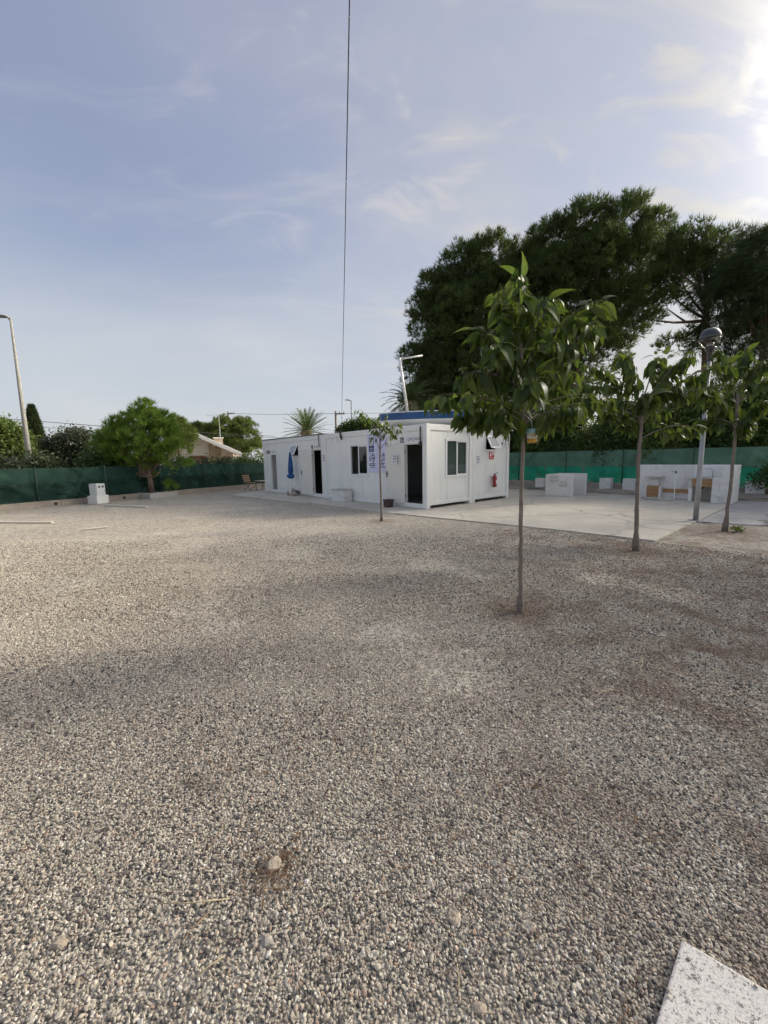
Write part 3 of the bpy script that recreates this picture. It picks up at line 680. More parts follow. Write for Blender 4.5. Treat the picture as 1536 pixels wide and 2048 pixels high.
# things in front of and inside the cabins
pr = thing('parasol', 'closed blue parasol on a white pole against the cabin wall', 'parasol', W(-8.57, -.28, Z0), YAW)
MB().tube([(0, 0, 0), (.01, 0, 1.1), (-.01, .02, 2.16)], .02, 10).build('pole', MAT['white_plastic'], pr, True)
def fold(a, z): return 1+.28*math.sin(a*7+z*3)+.1*math.sin(a*3-z*5)
MB().lathe([(.01, 2.08), (.035, 2.0), (.07, 1.7), (.105, 1.35), (.10, 1.12), (.075, 1.05), (.13, .98), (.15, .90), (.10, .82), (.04, .80)], 28, (0, 0, 0), fold).build('canopy', MAT['blue_cloth'], pr, True)
MB().lathe([(.085, 1.06), (.09, 1.075), (.085, 1.09)], 14).build('tie_strap', MAT['blue_cloth'], pr, True)
MB().lathe([(.02, 2.14), (.025, 2.16), (.015, 2.20), (.0, 2.205)], 10).build('finial', MAT['white_plastic'], pr, True)
def rock_mesh(name, seed, sx, sy, sz, sub=2, jag=.22):
    bm = bmesh.new(); bmesh.ops.create_icosphere(bm, subdivisions=sub, radius=1.0); rg = random.Random(seed)
    ph = [Vector((rg.uniform(-1, 1), rg.uniform(-1, 1), rg.uniform(-1, 1))).normalized() for _ in range(7)]; am = [rg.uniform(-jag, jag) for _ in ph]
    cut = [(Vector((rg.gauss(0, 1), rg.gauss(0, 1), rg.gauss(0, .7))).normalized(), rg.uniform(.62, .85)) for _ in range(6)]
    for v_ in bm.verts:
        n_ = v_.co.normalized(); v_.co = n_*(1+sum(a*math.sin(2.5*n_.dot(p)+i) for i, (a, p) in enumerate(zip(am, ph))))
        for c_, d_ in cut:
            e_ = v_.co.dot(c_)-d_
            if e_ > 0: v_.co -= c_*e_*.9
        v_.co.x *= sx; v_.co.y *= sy; v_.co.z *= sz
    me = bpy.data.meshes.new(name); bm.to_mesh(me); bm.free(); return me
def rock(name, label, cat, loc, sx, sy, sz, mat, seed, rz=0, group=None, tilt=0.0):
    o = link(name, rock_mesh(name, seed, sx, sy, sz), MAT[mat]); o.location = loc; o.rotation_euler = (tilt, 0, rz); return tag(o, label, cat, group)
rock('rock', 'tall beige stone nearest the parasol foot', 'rock', W(-8.35, -.33, Z0+.13), .14, .12, .17, 'tan_rock', 3)
rock('rock', 'beige stone left of the parasol foot', 'rock', W(-8.62, -.45, Z0+.09), .10, .10, .12, 'tan_rock', 4)
rock('rock', 'dark leaning stone below the opened laundry door', 'rock', W(-8.02, -.25, Z0+.17), .22, .10, .13, 'dark_rock', 5, YAW, tilt=.4)
rock('rock', 'grey stone resting against the dark leaning stone', 'rock', W(-8.12, -.40, Z0+.09), .13, .10, .11, 'grey_rock', 6)
wb = thing('plaster_block', 'white plastered block standing against the cabin below the window', 'block', W(-4.35, -.30, Z0), YAW+.1)
MB().box(-.37, .37, -.26, .20, 0, .46).build('body', MAT['whitewash'], wb, bevel=.015); MB().box(-.385, .385, -.275, .215, .461, .495).build('cap', MAT['pale_block'], wb, bevel=.008)
pt = thing('plant_pot', 'small square brown pot beside the open office door', 'pot', W(-1.42, -.42, Z0), YAW)
m = MB().quadbox([(-.11, -.11, 0), (.11, -.11, 0), (.11, .11, 0), (-.11, .11, 0), (-.135, -.135, .24), (.135, -.135, .24), (.135, .135, .24), (-.135, .135, .24)]); m.build('body', MAT['pot_brown'], pt, bevel=.008)
MB().box(-.145, .145, -.145, .145, .241, .275).build('rim', MAT['pot_brown'], pt, bevel=.006)
def office_chair():
    c = thing('chair', 'dark chair just inside the open office doorway', 'chair', W(-.48, 1.05, .166), YAW+2.4)
    MB().box(-.22, .22, -.22, .22, .43, .48).build('seat', MAT['black_plastic'], c, bevel=.02)
    MB().box(-.21, .21, .21, .25, .55, .88).build('backrest', MAT['black_plastic'], c, bevel=.02)
    for x in (-.2, .2):
        MB().tube([(x, -.2, .44), (x*1.15, -.26, 0)], .014, 8).build('leg', MAT['steel'], c); MB().tube([(x, .23, .60), (x, .2, .44), (x*1.15, .27, 0)], .014, 8).build('leg', MAT['steel'], c)
office_chair()
wm = thing('washing_machine', 'dim washing machine inside the laundry doorway', 'washing machine', W(-6.55, .75, .166), YAW)
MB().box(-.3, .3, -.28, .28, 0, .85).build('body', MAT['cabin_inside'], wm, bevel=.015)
MB().tube([(0, -.285, .45), (0, -.31, .45)], .19, 24).build('door_ring', MAT['steel'], wm); MB().tube([(0, -.311, .45), (0, -.318, .45)], .15, 24).build('door_glass', MAT['lamp_black'], wm)
# slatted garden chair and table left of the cabins
def slat_chair(loc, rz):
    c = thing('garden_chair', 'wooden slatted garden chair with dark metal legs left of the cabins', 'chair', loc, rz)
    for i in range(5):
        y = -.22+.1*i; MB().box(-.26, .26, y, y+.075, .43, .452).build('seat_slat', MAT['chair_wood'], c, bevel=.004)
    for i in range(4):
        z = .55+.105*i; y = .27+.035*i; MB().mbox(Matrix.Translation((0, y, z)) @ Matrix.Rotation(-.3, 4, 'X'), .52, .02, .08).build('back_slat', MAT['chair_wood'], c, bevel=.004)
    for x in (-.24, .24):
        MB().tube([(x, .42, .98), (x, .26, .46), (x, -.25, .02)], .015, 8).build('leg', MAT['lamp_black'], c); MB().tube([(x, -.24, .43), (x, .0, .2), (x, .34, .02)], .015, 8).build('leg', MAT['lamp_black'], c)
slat_chair((-7.75, 23.35, 0), R(62))
t = thing('garden_table', 'low dark garden table beside the slatted chair', 'table', (-7.15, 23.75, 0), R(60))
for i in range(4): MB().box(-.35, .35, -.3+.155*i, -.16+.155*i, .52, .545).build('top_slat', MAT['old_wood'], t)
for x in (-.3, .3):
    for y in (-.25, .25): MB().tube([(x, y, 0), (x, y, .52)], .018, 8).build('leg', MAT['lamp_black'], t)

# ------------------------------------------------------------------ boat on the cabin roof
def boat():
    # stem at x=-2, transom at x=+2
    root = thing('boat', 'white boat with broad blue band lying on the cabin roof', 'boat', W(-1.25, 1.58, CH+.005), YAW+R(44))
    st = 26; hull, band, rim, deck = MB(), MB(), MB(), MB()
    def sec(u):    # half breadth and sheer
        b = .98*(1-abs(2*u-1)**2.1)**.72 if u < .5 else .98*(1-abs(2*u-1)**2.5)**.7
        return max(b, .03), .50+.04*(2*u-1)**2
    n = 9; x0 = -1.9; Lb = 4.0
    for i in range(st+1):
        u = i/st; b, sh = sec(u); x = x0+Lb*u
        row = []
        for j in range(-n, n+1):
            a = abs(j)/n; yy = b*math.sin(a*math.pi/2)**.75*(1 if j >= 0 else -1); rock_ = .10*abs(2*u-1)**2.2
            zz = rock_+(sh-.26-rock_)*(1-math.cos(a*math.pi/2))**1.15
            row.append((x, yy*.97, zz))
        hull.v += row
        for s_ in (-1, 1):
            band.v += [(x, s_*b*.972, sh-.262), (x, s_*b*1.02, sh-.02)]
            rim.v += [(x, s_*b*1.03, sh-.021), (x, s_*b*1.035, sh+.012), (x, s_*b*.95, sh+.012)]
        deck.v += [(x, -b*.96, sh-.03), (x, b*.96, sh-.03)]
    w = 2*n+1
    for i in range(st):
        for j in range(w-1): hull.f.append((i*w+j, i*w+j+1, (i+1)*w+j+1, (i+1)*w+j))
        for s_ in (0, 1):
            a = i*4+s_*2; band.f.append((a, a+1, a+5, a+4))
            a = i*6+s_*3; rim.f += [(a, a+1, a+7, a+6), (a+1, a+2, a+8, a+7)]
        deck.f.append((i*2, i*2+1, i*2+3, i*2+2))
    hull.build('hull', MAT['boat_white'], root, True); band.build('blue_band', MAT['boat_blue'], root, True)
    rim.build('gunwale', MAT['white_plastic'], root, True); deck.build('deck', MAT['boat_white'], root)
    return root
bt = boat()
def to_local(o, p): return (Matrix.Translation(o.location) @ Matrix.Rotation(o.rotation_euler.z, 4, 'Z')).inverted() @ Vector(p)
MB().tube([to_local(bt, (.88, 14.2, 3.30)), to_local(bt, (.62, 14.2, 5.10))], .045, 10).build('mast', MAT['white_plastic'], bt, True)
MB().tube([to_local(bt, (.62, 14.2, 5.06)), to_local(bt, (1.42, 14.35, 5.20))], .028, 8).build('yard_arm', MAT['white_plastic'], bt, True)

# ------------------------------------------------------------------ wash area
def LP(name, label, cat, x, y, z=Z0, rz=0, group=None): return thing(name, label, cat, W(x, y, z), YAW+rz, group)
ws = LP('wash_station', 'long white masonry wash station with sinks and wooden boards', 'wash station', 0, 0, 0)
WS = lambda nm, mat, *a, **k: MB().box(*a).build(nm, MAT[mat], ws, bevel=k.get('bevel', .012))
WS('back_wall', 'whitewash', 3.56, 6.60, 8.26, 8.60, Z0, 1.285)
for q in range(4):
    z_ = Z0+.2125*q; cut = 6.05+(.36 if q % 2 else .20)
    WS('block', 'whitewash', 6.05, cut-.002, 7.45, 8.259, z_+.002, z_+.2105, bevel=.007); WS('block', 'whitewash', cut+.002, 6.60, 7.45, 8.259, z_+.002, z_+.2105, bevel=.007)
WS('end_wall', 'whitewash', 6.30, 6.598, 7.452, 8.258, .881, 1.28)
WS('sink_pier', 'whitewash', 5.36, 5.47, 7.72, 8.259, Z0, .82)
WS('left_pier', 'whitewash', 3.98, 4.03, 7.90, 8.259, Z0, .50); WS('left_pier', 'whitewash', 4.42, 4.48, 7.90, 8.259, Z0, .50)
WS('sink_plinth', 'whitewash', 4.06, 4.38, 7.98, 8.258, .505, .80)
m = MB(); m.box(3.98, 4.50, 7.85, 8.257, .80, .825); m.box(3.98, 4.02, 7.85, 8.257, .826, .865); m.box(4.46, 4.50, 7.85, 8.257, .826, .865); m.box(4.021, 4.459, 7.85, 7.89, .826, .865)
m.build('basin', MAT['pale_block'], ws, bevel=.006)
for i in range(4): WS('plank', 'wood', 4.032, 4.418, 7.905, 7.93, Z0+.02+.115*i, Z0+.128+.115*i, bevel=.004)
for i in range(2): WS('plank', 'wood', 4.485, 5.355, 8.215, 8.255, .255+.075*i, .326+.075*i, bevel=.004)
WS('counter', 'pale_block', 5.34, 6.30, 7.60, 8.258, .822, .862, bevel=.008)
for i in range(3): WS('plank', 'wood', 5.472, 6.045, 7.62, 7.65, .545+.092*i, .633+.092*i, bevel=.004)
for i in range(3):
    for j in range(6): WS('tile', 'white_plastic', 5.40+.15*j, 5.548+.15*j, 8.247, 8.259, .868+.135*i, 1.001+.135*i, bevel=.002)
WS('inner_back', 'pale_block', 5.475, 6.045, 8.2, 8.255, Z0, .54)
MB().tube([(4.24, 8.26, 1.20), (4.24, 8.16, 1.20), (4.20, 8.10, 1.17)], .016, 8).build('tap', MAT['chrome'], ws)
MB().tube([(5.95, 8.05, .86), (5.95, 8.05, 1.05), (5.90, 8.0, 1.16), (5.80, 7.95, 1.18), (5.74, 7.93, 1.14)], .013, 8).build('arched_tap', MAT['steel'], ws, True)
MB().tube([(5.75, 8.0, .60), (5.72, 7.9, .50), (5.62, 7.85, .40)], .03, 8).build('drain_pipe', MAT['black_plastic'], ws, True)
sp = LP('standpipe', 'thin white water standpipe with dark tap before the wash station', 'standpipe', 5.0, 7.55)
MB().tube([(0, 0, 0), (0, 0, 1.0)], .016, 8).build('pipe', MAT['white_plastic'], sp); MB().tube([(.02, 0, 1.02), (-.03, -.02, 1.03), (-.13, -.05, 1.05)], .018, 8).build('tap', MAT['steel'], sp)
MB().tube([(0, 0, .97), (0, 0, 1.06)], .028, 8).build('tap_body', MAT['lamp_black'], sp)
hs = LP('hose', 'pale coiled garden hose lying at the standpipe foot', 'hose', 4.55, 7.45)
pts = []; rg = random.Random(2)
for i in range(90):
    a = i*.33; r_ = .26+.05*math.sin(i*.9)+rg.uniform(-.02, .02); pts.append((1.5*r_*math.cos(a), .8*r_*math.sin(a), .015+.0007*i+.01*math.sin(i*1.7)))
MB().tube(pts, .012, 6).build('coil', MAT['hose'], hs, True)
up_ = LP('partition', 'white U shaped partition with crab like doodles on its front', 'partition', 0, 0, 0)
MB().box(.62, 1.74, 6.72, 6.88, Z0, .93).build('front_wall', MAT['whitewash'], up_, bevel=.015)
MB().box(.62, .78, 6.881, 7.849, Z0, .925).build('side_wall', MAT['whitewash'], up_, bevel=.015)
MB().box(.62, 1.80, 7.85, 8.0, Z0, .935).build('back_wall', MAT['whitewash'], up_, bevel=.015)
def doodle(cx, cz, w):
    m = MB(); y = 6.716
    def ring(x, z, rx, rz, n=16):
        P = [(x+rx*math.cos(2*math.pi*i/n), y, z+rz*math.sin(2*math.pi*i/n)) for i in range(n+1)]; m.tube(P, .0035, 4, False)
    for dx in (-.13, -.04, .06, .13): ring(cx+dx*w, cz+.06*w, .035*w, .05*w)
    ring(cx, cz-.02*w, .17*w, .05*w)
    for dx in (-.14, -.07, 0, .07, .14): ring(cx+dx*w, cz-.07*w, .03*w, .025*w, 10)
    m.tube([(cx-.18*w, y, cz+.12*w), (cx-.05*w, y, cz+.15*w), (cx+.1*w, y, cz+.13*w), (cx+.17*w, y, cz+.14*w)], .004, 4)
    m.tube([(cx-.2*w, y, cz+.02*w), (cx-.14*w, y, cz-.1*w), (cx, y, cz-.14*w), (cx+.15*w, y, cz-.1*w), (cx+.2*w, y, cz+.03*w)], .004, 4)
    m.build('doodle', MAT['ink_grey'], up_)
doodle(.99, .72, 1.0); doodle(1.38, .53, .9)
for lab, x, y, w, h in (('white square block by the net, left of the doodled partition', -1.75, 10.92, .46, .48), ('white square block by the net between partition and wash station', 1.52, 10.9, .48, .56), ('low white block tucked behind the left end of the wash station', 2.75, 10.85, .9, .56), ('white square block at the net right of the wash station, half behind a shrub', 6.75, 11.2, .55, .55)):
    MBx = LP('masonry_block', lab, 'block', x, y, .03, 0, 'white masonry blocks along the net')
    MB().box(-w/2, w/2, -.2, .2, 0, h).build('body', MAT['whitewash'], MBx, bevel=.02); MB().box(-w/2-.008, w/2+.008, -.208, .208, h-.03, h+.004).build('cap', MAT['whitewash'], MBx, bevel=.01)

# ------------------------------------------------------------------ lamps, poles, cables
pl = thing('park_lamp', 'grey park lamp post with black capped clear globe', 'lamp', (7.84, 9.93, Z0))
MB().lathe([(.16, 0), (.16, .012), (.0, .012)], 20).build('base_plate', MAT['galvanised'], pl)
MB().lathe([(.060, .013), (.058, .9), (.040, 3.95), (.0, 3.95)], 16).build('pole', MAT['galvanised'], pl, True)
MB().lathe([(.05, 3.85), (.06, 3.9), (.055, 4.05), (.11, 4.13), (.11, 4.16), (.0, 4.16)], 18).build('collar', MAT['lamp_black'], pl, True)
HT = Matrix.Translation((0, 0, 4.16)) @ Matrix.Rotation(R(-9), 4, 'Y')
def tilt(m):
    m.v = [tuple(HT @ Vector(v_)) for v_ in m.v]; return m
tilt(MB().lathe([(.10, 0), (.15, .06), (.20, .15), (.215, .215)], 24)).build('globe', MAT['lamp_glass'], pl, True).data.polygons
tilt(MB().lathe([(.22, .21), (.223, .235), (.21, .31), (.17, .38), (.10, .43), (.0, .445)], 24)).build('cap', MAT['lamp_black'], pl, True)
tilt(MB().lathe([(.075, .0), (.075, .10), (.03, .11), (.03, .2), (.0, .2)], 14)).build('lamp_holder', MAT['steel'], pl, True)
def street_lamp(label, base, h, arm, r0, r1, mat, head):
    s_ = thing('street_lamp', label, 'street lamp', base)
    MB().lathe([(r0, 0), (r0*.95, h*.3), (r1, h), (0, h)], 14).build('pole', MAT[mat], s_, True)
    a = Vector(arm); e = Vector((0, 0, h))
    MB().tube([e-Vector((0, 0, .15)), e+a*.12+Vector((0, 0, .03)), e+a*.35+Vector((0, 0, .05))], r1*.8, 8).build('arm', MAT['lamp_grey'], s_, True)
    hd = MB(); d = a.normalized(); sd_ = Vector((-d.y, d.x, 0)); st = 10; L_ = a.length
    for i in range(st+1):
        u = i/st; w_ = head*(.25+.75*math.sin(math.pi*min(1, .12+u*.82))**.8); hh = w_*.45
        c_ = e+d*(L_*(.1+.9*u))+Vector((0, 0, .05+.05*u))
        for kx, kz in ((-1, -.25), (-.7, .6), (0, .95), (.7, .6), (1, -.25), (.5, -.6), (-.5, -.6)): hd.v.append(tuple(c_+sd_*w_*.5*kx+Vector((0, 0, hh*.5*kz))))
    for i in range(st):
        for k_ in range(7): hd.f.append((i*7+k_, i*7+(k_+1) % 7, (i+1)*7+(k_+1) % 7, (i+1)*7+k_))
    hd.f += [tuple(range(6, -1, -1)), tuple(st*7+k_ for k_ in range(7))]
    hd.build('head', MAT['lamp_grey'], s_, True)
    return s_
street_lamp('tall concrete street lamp at left edge beyond the net', (-17.5, 20, 0), 8.62, (-.95, -.1, 0), .118, .045, 'post_concrete', .40)
street_lamp('distant thin street lamp above the cabin roof', (-3.75, 50, 0), 8.75, (-.75, 0, 0), .12, .06, 'lamp_grey', .40)
def utility_pole(label, x, y, h):
    p_ = thing('utility_pole', label, 'pole', (x, y, 0))
    MB().lathe([(.16, 0), (.11, h), (0, h)], 10).build('pole', MAT['bark_grey'], p_, True)
    MB().box(-.1, 1.0, -.06, .06, h-.35, h-.22).build('crossarm', MAT['bark_grey'], p_)
    for x_ in (0.0, .45, .9): MB().lathe([(.05, h-.2), (.06, h-.1), (.03, h-.02), (0, h)], 8, (x_, 0, 0)).build('insulator', MAT['lamp_grey'], p_)
utility_pole('wooden utility pole behind the cabin roof near the distant lamp', -5.12, 45, 6.95)
utility_pole('wooden utility pole rising out of the far pine crown', -22.6, 60, 8.9)
def cable(name, label, p, q, sag, r, n=24):
    p, q = Vector(p), Vector(q); P = [p.lerp(q, i/n)-Vector((0, 0, sag*4*(i/n)*(1-i/n))) for i in range(n+1)]
    return tag(MB().tube(P, r, 6).build(name, MAT['cable'], None, True), label, 'cable')
cable('overhead_cable', 'single overhead cable rising from the cabin roof past the zenith', W(-4.75, .05, 2.87), (1.10, -7.4, 8.10), 0.0, .006)
cable('power_line', 'power line strung from far pole to nearer pole above pines', (-22.5, 60, 8.7), (-5.1, 45, 6.72), .15, .02)
cable('power_line', 'power line running right from the nearer pole behind the pines', (-5.1, 45, 6.72), (14, 33, 5.6), .15, .016)
cable('power_line', 'upper power line crossing behind the street lamp at left', (-36, 24, 5.9), (-11.65, 44, 4.3), .25, .022)
cable('power_line', 'lower power line crossing behind the cypress at left', (-36, 25, 5.2), (-9.0, 46, 4.15), .25, .016)

# ------------------------------------------------------------------ yard objects on the left
ec = thing('meter_cabinet', 'pale grey meter cabinet on a white concrete base by the net', 'cabinet', (-12.35, 17.25, 0), R(80))
MB().box(-.30, .30, -.24, .24, 0, .36).build('base', MAT['whitewash'], ec, bevel=.02)
MB().box(-.22, .22, -.18, .18, .361, .86).build('housing', MAT['cabinet'], ec, bevel=.012)
MB().box(-.2, .2, -.196, -.181, .39, .83).build('door', MAT['cabinet'], ec, bevel=.006)
for x in (-.09, .09): MB().tube([(x, -.197, .73), (x, -.21, .73)], .045, 14).build('gauge', MAT['black_plastic'], ec)
MB().box(.14, .16, -.21, -.197, .5, .58).build('handle', MAT['steel'], ec)
def plank(label, p, q, w, h, mat):
    o = MB().bar((*p, h/2+.012), (*q, h/2+.02), w, h).build('plank', MAT[mat], None, bevel=.006); return tag(o, label, 'plank', 'planks lying on the gravel')
plank('long pale plank lying on gravel at left edge', (-12.6, 12.05), (-9.72, 11.6), .085, .03, 'old_wood')
plank('thin pale plank on gravel beside the meter cabinet', (-11.4, 16.25), (-9.05, 15.2), .10, .035, 'old_wood')
plank('short flat board half sunk in sunlit gravel', (-7.9, 10.25), (-7.40, 10.58), .10, .025, 'old_wood')
pn = thing('planter', 'square concrete planter around the small pine at the wall', 'planter', (-11.05, 18.95, 0), math.atan2(LFD.y, LFD.x))
m = MB(); m.box(-.05, 1.35, 0, .13, 0, .27); m.box(-.05, .08, .131, 1.05, 0, .268); m.box(1.22, 1.35, .131, 1.05, 0, .268); m.build('rim', MAT['pale_block'], pn, bevel=.015)
MB().box(.081, 1.219, .131, 1.05, 0, .2).build('soil', MAT['earth'], pn)

# ------------------------------------------------------------------ stone slab, rocks, twigs, pebbles
sl = MB(); A_, B_, C_ = Vector((1.006, 1.175)), Vector((.762, .957)), Vector((1.178, 1.037))
e1_ = (B_-A_); e2_ = (C_-A_); e1_ = e1_/e1_.length; e2_ = e2_/e2_.length
poly = [A_, A_+e1_*.75, A_+e1_*.75+e2_*.6, A_+e2_*.6]
o = MB().prism([tuple(p) for p in poly], -.01, .045).build('stone_slab', MAT['terrazzo'], None, bevel=.008)
tag(o, 'speckled white stone slab corner lying on the gravel at bottom right', 'slab')
for i, (lab, x, y, s_, mt) in enumerate((('angular tan rock amid dry litter in the near gravel', -.492, 1.49, (.045, .032, .026), 'tan_rock'), ('rounded tan rock in near gravel right of centre', .229, 1.281, (.026, .030, .021), 'tan_rock'),
        ('long flat grey rock nearest the bottom left of centre', -.441, 1.217, (.040, .022, .014), 'grey_rock'), ('round pale tan rock in the bottom left gravel', -1.194, 1.221, (.026, .022, .016), 'tan_rock'),
        ('pale grey stone in the gravel by the right edge', 1.50, 1.756, (.025, .02, .014), 'grey_rock'), ('flat triangular grey stone between the rounded rock and the slab', .497, 1.246, (.030, .020, .010), 'grey_rock'),
        ('small brown stone above the flat triangular stone', .511, 1.368, (.014, .020, .012), 'tan_rock'), ('small flat beige stone at the very bottom centre', .278, 1.035, (.026, .018, .010), 'tan_rock'),
        ('pale flat stone lying right of the first mulberry trunk', 1.86, 4.12, (.05, .03, .02), 'grey_rock'), ('white shard by the right edge above the slab', 1.40, 1.30, (.016, .005, .004), 'white_plastic'), ('small white chip near the right edge', 1.50, 1.47, (.011, .005, .004), 'white_plastic'), ('pinkish flat stone just below the angular tan rock', -.505, 1.395, (.022, .017, .010), 'tan_rock'))):
    rock('rock', lab, 'rock', (x, y, s_[2]*.35), *s_, mt, 40+i, i*1.3, 'loose rocks on the gravel')
tw = ((('curved straw stalk at left of the near gravel', 'straw', [(-.90, 1.33), (-.78, 1.325), (-.63, 1.346)]), ('brown twig pointing up left of the flat grey rock', 'twig', [(-.75, 1.20), (-.72, 1.245), (-.69, 1.30)]),
       ('pale straw stalk in the bottom left corner region', 'straw', [(-.66, 1.10), (-.61, 1.135), (-.577, 1.165)]), ('upright straw sliver in the middle gravel', 'straw', [(-.082, 2.03), (-.079, 2.11), (-.07, 2.17)]),
       ('thin straw at the bottom centre', 'straw', [(.207, 1.04), (.216, 1.09), (.218, 1.13)]), ('long yellow stalk right of centre under the mulberry', 'straw', [(1.45, 2.58), (1.53, 2.66), (1.64, 2.70)]), ('bent straw stalk near the right edge', 'straw', [(1.94, 2.93), (2.06, 3.02), (2.12, 3.12)])))
for lab, mt, P in tw:
    tag(MB().tube([(x, y, .028+.006*math.sin(i*2)) for i, (x, y) in enumerate(P)], .0022, 6).build('twig', MAT[mt], None, True), lab, 'twig', 'dry stalks on the gravel')

def gravel_geometry():
    rg = np.random.default_rng(8); P = []; S = []
    def ring(d0, d1, sp, smin, smax, half):
        ys = np.arange(d0, d1, sp); out = []
        xs = np.arange(-half, half, sp); X, Y = np.meshgrid(xs, ys); X = X+rg.uniform(-.5, .5, X.shape)*sp; Y = Y+rg.uniform(-.5, .5, Y.shape)*sp
        X, Y = X.ravel(), Y.ravel()
        keep = np.abs(X) < (.98*Y*1.0+.9)
        # leave the trunk feet and the slab corner clear
        q = np.stack([X-A_.x, Y-A_.y], 1); M_ = np.linalg.inv(np.array([[e1_.x, e2_.x], [e1_.y, e2_.y]])); uv = q @ M_.T
        keep &= ~((uv[:, 0] > -.004) & (uv[:, 1] > -.004) & (uv[:, 0] < .77) & (uv[:, 1] < .62))
        # and the paved slab
        ed = Y-(7.65+(5.29-X)*1.02); keep &= ed < -.02
        keep &= rg.uniform(0, 1, len(X)) < np.clip((9.4-Y)/5.2, 0, 1)
        worn = np.sin(X*1.7+Y*.9+1.0)*np.sin(Y*1.3-X*.7+.6)+.5*np.sin(X*4.1+2.0)*np.sin(Y*3.7)
        keep &= rg.uniform(0, 1, len(X)) > np.clip((worn-.45)*1.6, 0, .75)
        # a few stones spill over the slab's edge
        edge = (np.minimum(uv[:, 0], uv[:, 1]) > .0) & (np.minimum(uv[:, 0], uv[:, 1]) < .05*rg.uniform(0, 1, len(X))**2) & (rg.uniform(0, 1, len(X)) < .10) & (uv[:, 0] < .75) & (uv[:, 1] < .6)
        keep |= edge; lift = np.where(edge, .046, 0.0)[keep]
        X, Y = X[keep], Y[keep]; s_ = rg.uniform(smin, smax, len(X))*rg.choice([1, 1, 1.05, 1.35, .72, .85, 1.7], len(X), p=[.25, .2, .2, .12, .1, .11, .02])
        P.append(np.stack([X, Y, s_*.25+rg.uniform(-.002, .004, len(X))+lift], 1)); S.append(s_)
    ring(.72, 2.3, .0083, .0037, .0061, 3.2)
    ring(2.3, 3.6, .0100, .0043, .0069, 4.4)
    ring(3.6, 5.6, .0142, .0052, .0086, 6.4)
    ring(5.6, 9.4, .0185, .0058, .0096, 9.6)
    P = np.concatenate(P); S = np.concatenate(S); n = len(P)
    me = bpy.data.meshes.new('loose_gravel'); me.vertices.add(n); me.vertices.foreach_set('co', P.astype(np.float32).ravel())
    sv = np.stack([S*rg.uniform(.85, 1.5, n), S*rg.uniform(.8, 1.1, n), S*rg.uniform(.55, .85, n)], 1)
    rv = np.stack([rg.normal(0, .45, n), rg.normal(0, .45, n), rg.uniform(0, 6.283, n)], 1)
    for nm, a in (('psc', sv), ('prot', rv)):
        at_ = me.attributes.new(nm, 'FLOAT_VECTOR', 'POINT'); at_.data.foreach_set('vector', a.astype(np.float32).ravel())
    o = link('loose_gravel', me, None, None, 'stuff'); me.materials.append(MAT['pebble'])
    tag(o, 'loose grey and beige gravel pebbles covering the yard', 'gravel', kind='stuff')
    ng = bpy.data.node_groups.new('scatter_pebbles', 'GeometryNodeTree')
    ng.interface.new_socket('Geometry', in_out='INPUT', socket_type='NodeSocketGeometry'); ng.interface.new_socket('Geometry', in_out='OUTPUT', socket_type='NodeSocketGeometry')
    gi = ng.nodes.new('NodeGroupInput'); go = ng.nodes.new('NodeGroupOutput'); L = ng.links.new
    g2i = ng.nodes.new('GeometryNodeGeometryToInstance')
    for k in range(7):
        ico = ng.nodes.new('GeometryNodeMeshIcoSphere'); ico.inputs['Radius'].default_value = 1.0; ico.inputs['Subdivisions'].default_value = 2
        sp_ = ng.nodes.new('GeometryNodeSetPosition'); nz = ng.nodes.new('ShaderNodeTexNoise'); nz.noise_dimensions = '4D'
        nz.inputs['W'].default_value = k*3.7; nz.inputs['Scale'].default_value = .85; nz.inputs['Detail'].default_value = 1.5
        po_ = ng.nodes.new('GeometryNodeInputPosition'); L(po_.outputs[0], nz.inputs['Vector'])
        sb = ng.nodes.new('ShaderNodeVectorMath'); sb.operation = 'SUBTRACT'; sb.inputs[1].default_value = (.5, .5, .5); L(nz.outputs['Color'], sb.inputs[0])
        sc = ng.nodes.new('ShaderNodeVectorMath'); sc.operation = 'SCALE'; sc.inputs['Scale'].default_value = 1.5; L(sb.outputs[0], sc.inputs[0])
        L(ico.outputs['Mesh'], sp_.inputs['Geometry']); L(sc.outputs[0], sp_.inputs['Offset'])
        sm = ng.nodes.new('GeometryNodeSetMaterial'); sm.inputs['Material'].default_value = MAT['pebble']; L(sp_.outputs[0], sm.inputs['Geometry'])
        sh = ng.nodes.new('GeometryNodeSetShadeSmooth'); L(sm.outputs[0], sh.inputs[0])
        sh.inputs['Shade Smooth'].default_value = (k % 3 != 0)
        L(sh.outputs[0], g2i.inputs[0])
    m2p = ng.nodes.new('GeometryNodeMeshToPoints'); L(gi.outputs[0], m2p.inputs[0])
    iop = ng.nodes.new('GeometryNodeInstanceOnPoints'); L(m2p.outputs[0], iop.inputs['Points']); L(g2i.outputs[0], iop.inputs['Instance']); iop.inputs['Pick Instance'].default_value = True
    a1 = ng.nodes.new('GeometryNodeInputNamedAttribute'); a1.data_type = 'FLOAT_VECTOR'; a1.inputs[0].default_value = 'psc'; L(a1.outputs[0], iop.inputs['Scale'])
    a2 = ng.nodes.new('GeometryNodeInputNamedAttribute'); a2.data_type = 'FLOAT_VECTOR'; a2.inputs[0].default_value = 'prot'
    e2r = ng.nodes.new('FunctionNodeEulerToRotation'); L(a2.outputs[0], e2r.inputs[0]); L(e2r.outputs[0], iop.inputs['Rotation'])
    L(iop.outputs[0], go.inputs[0])
    md = o.modifiers.new('scatter', 'NODES'); md.node_group = ng
    print('pebbles', n)
gravel_geometry()
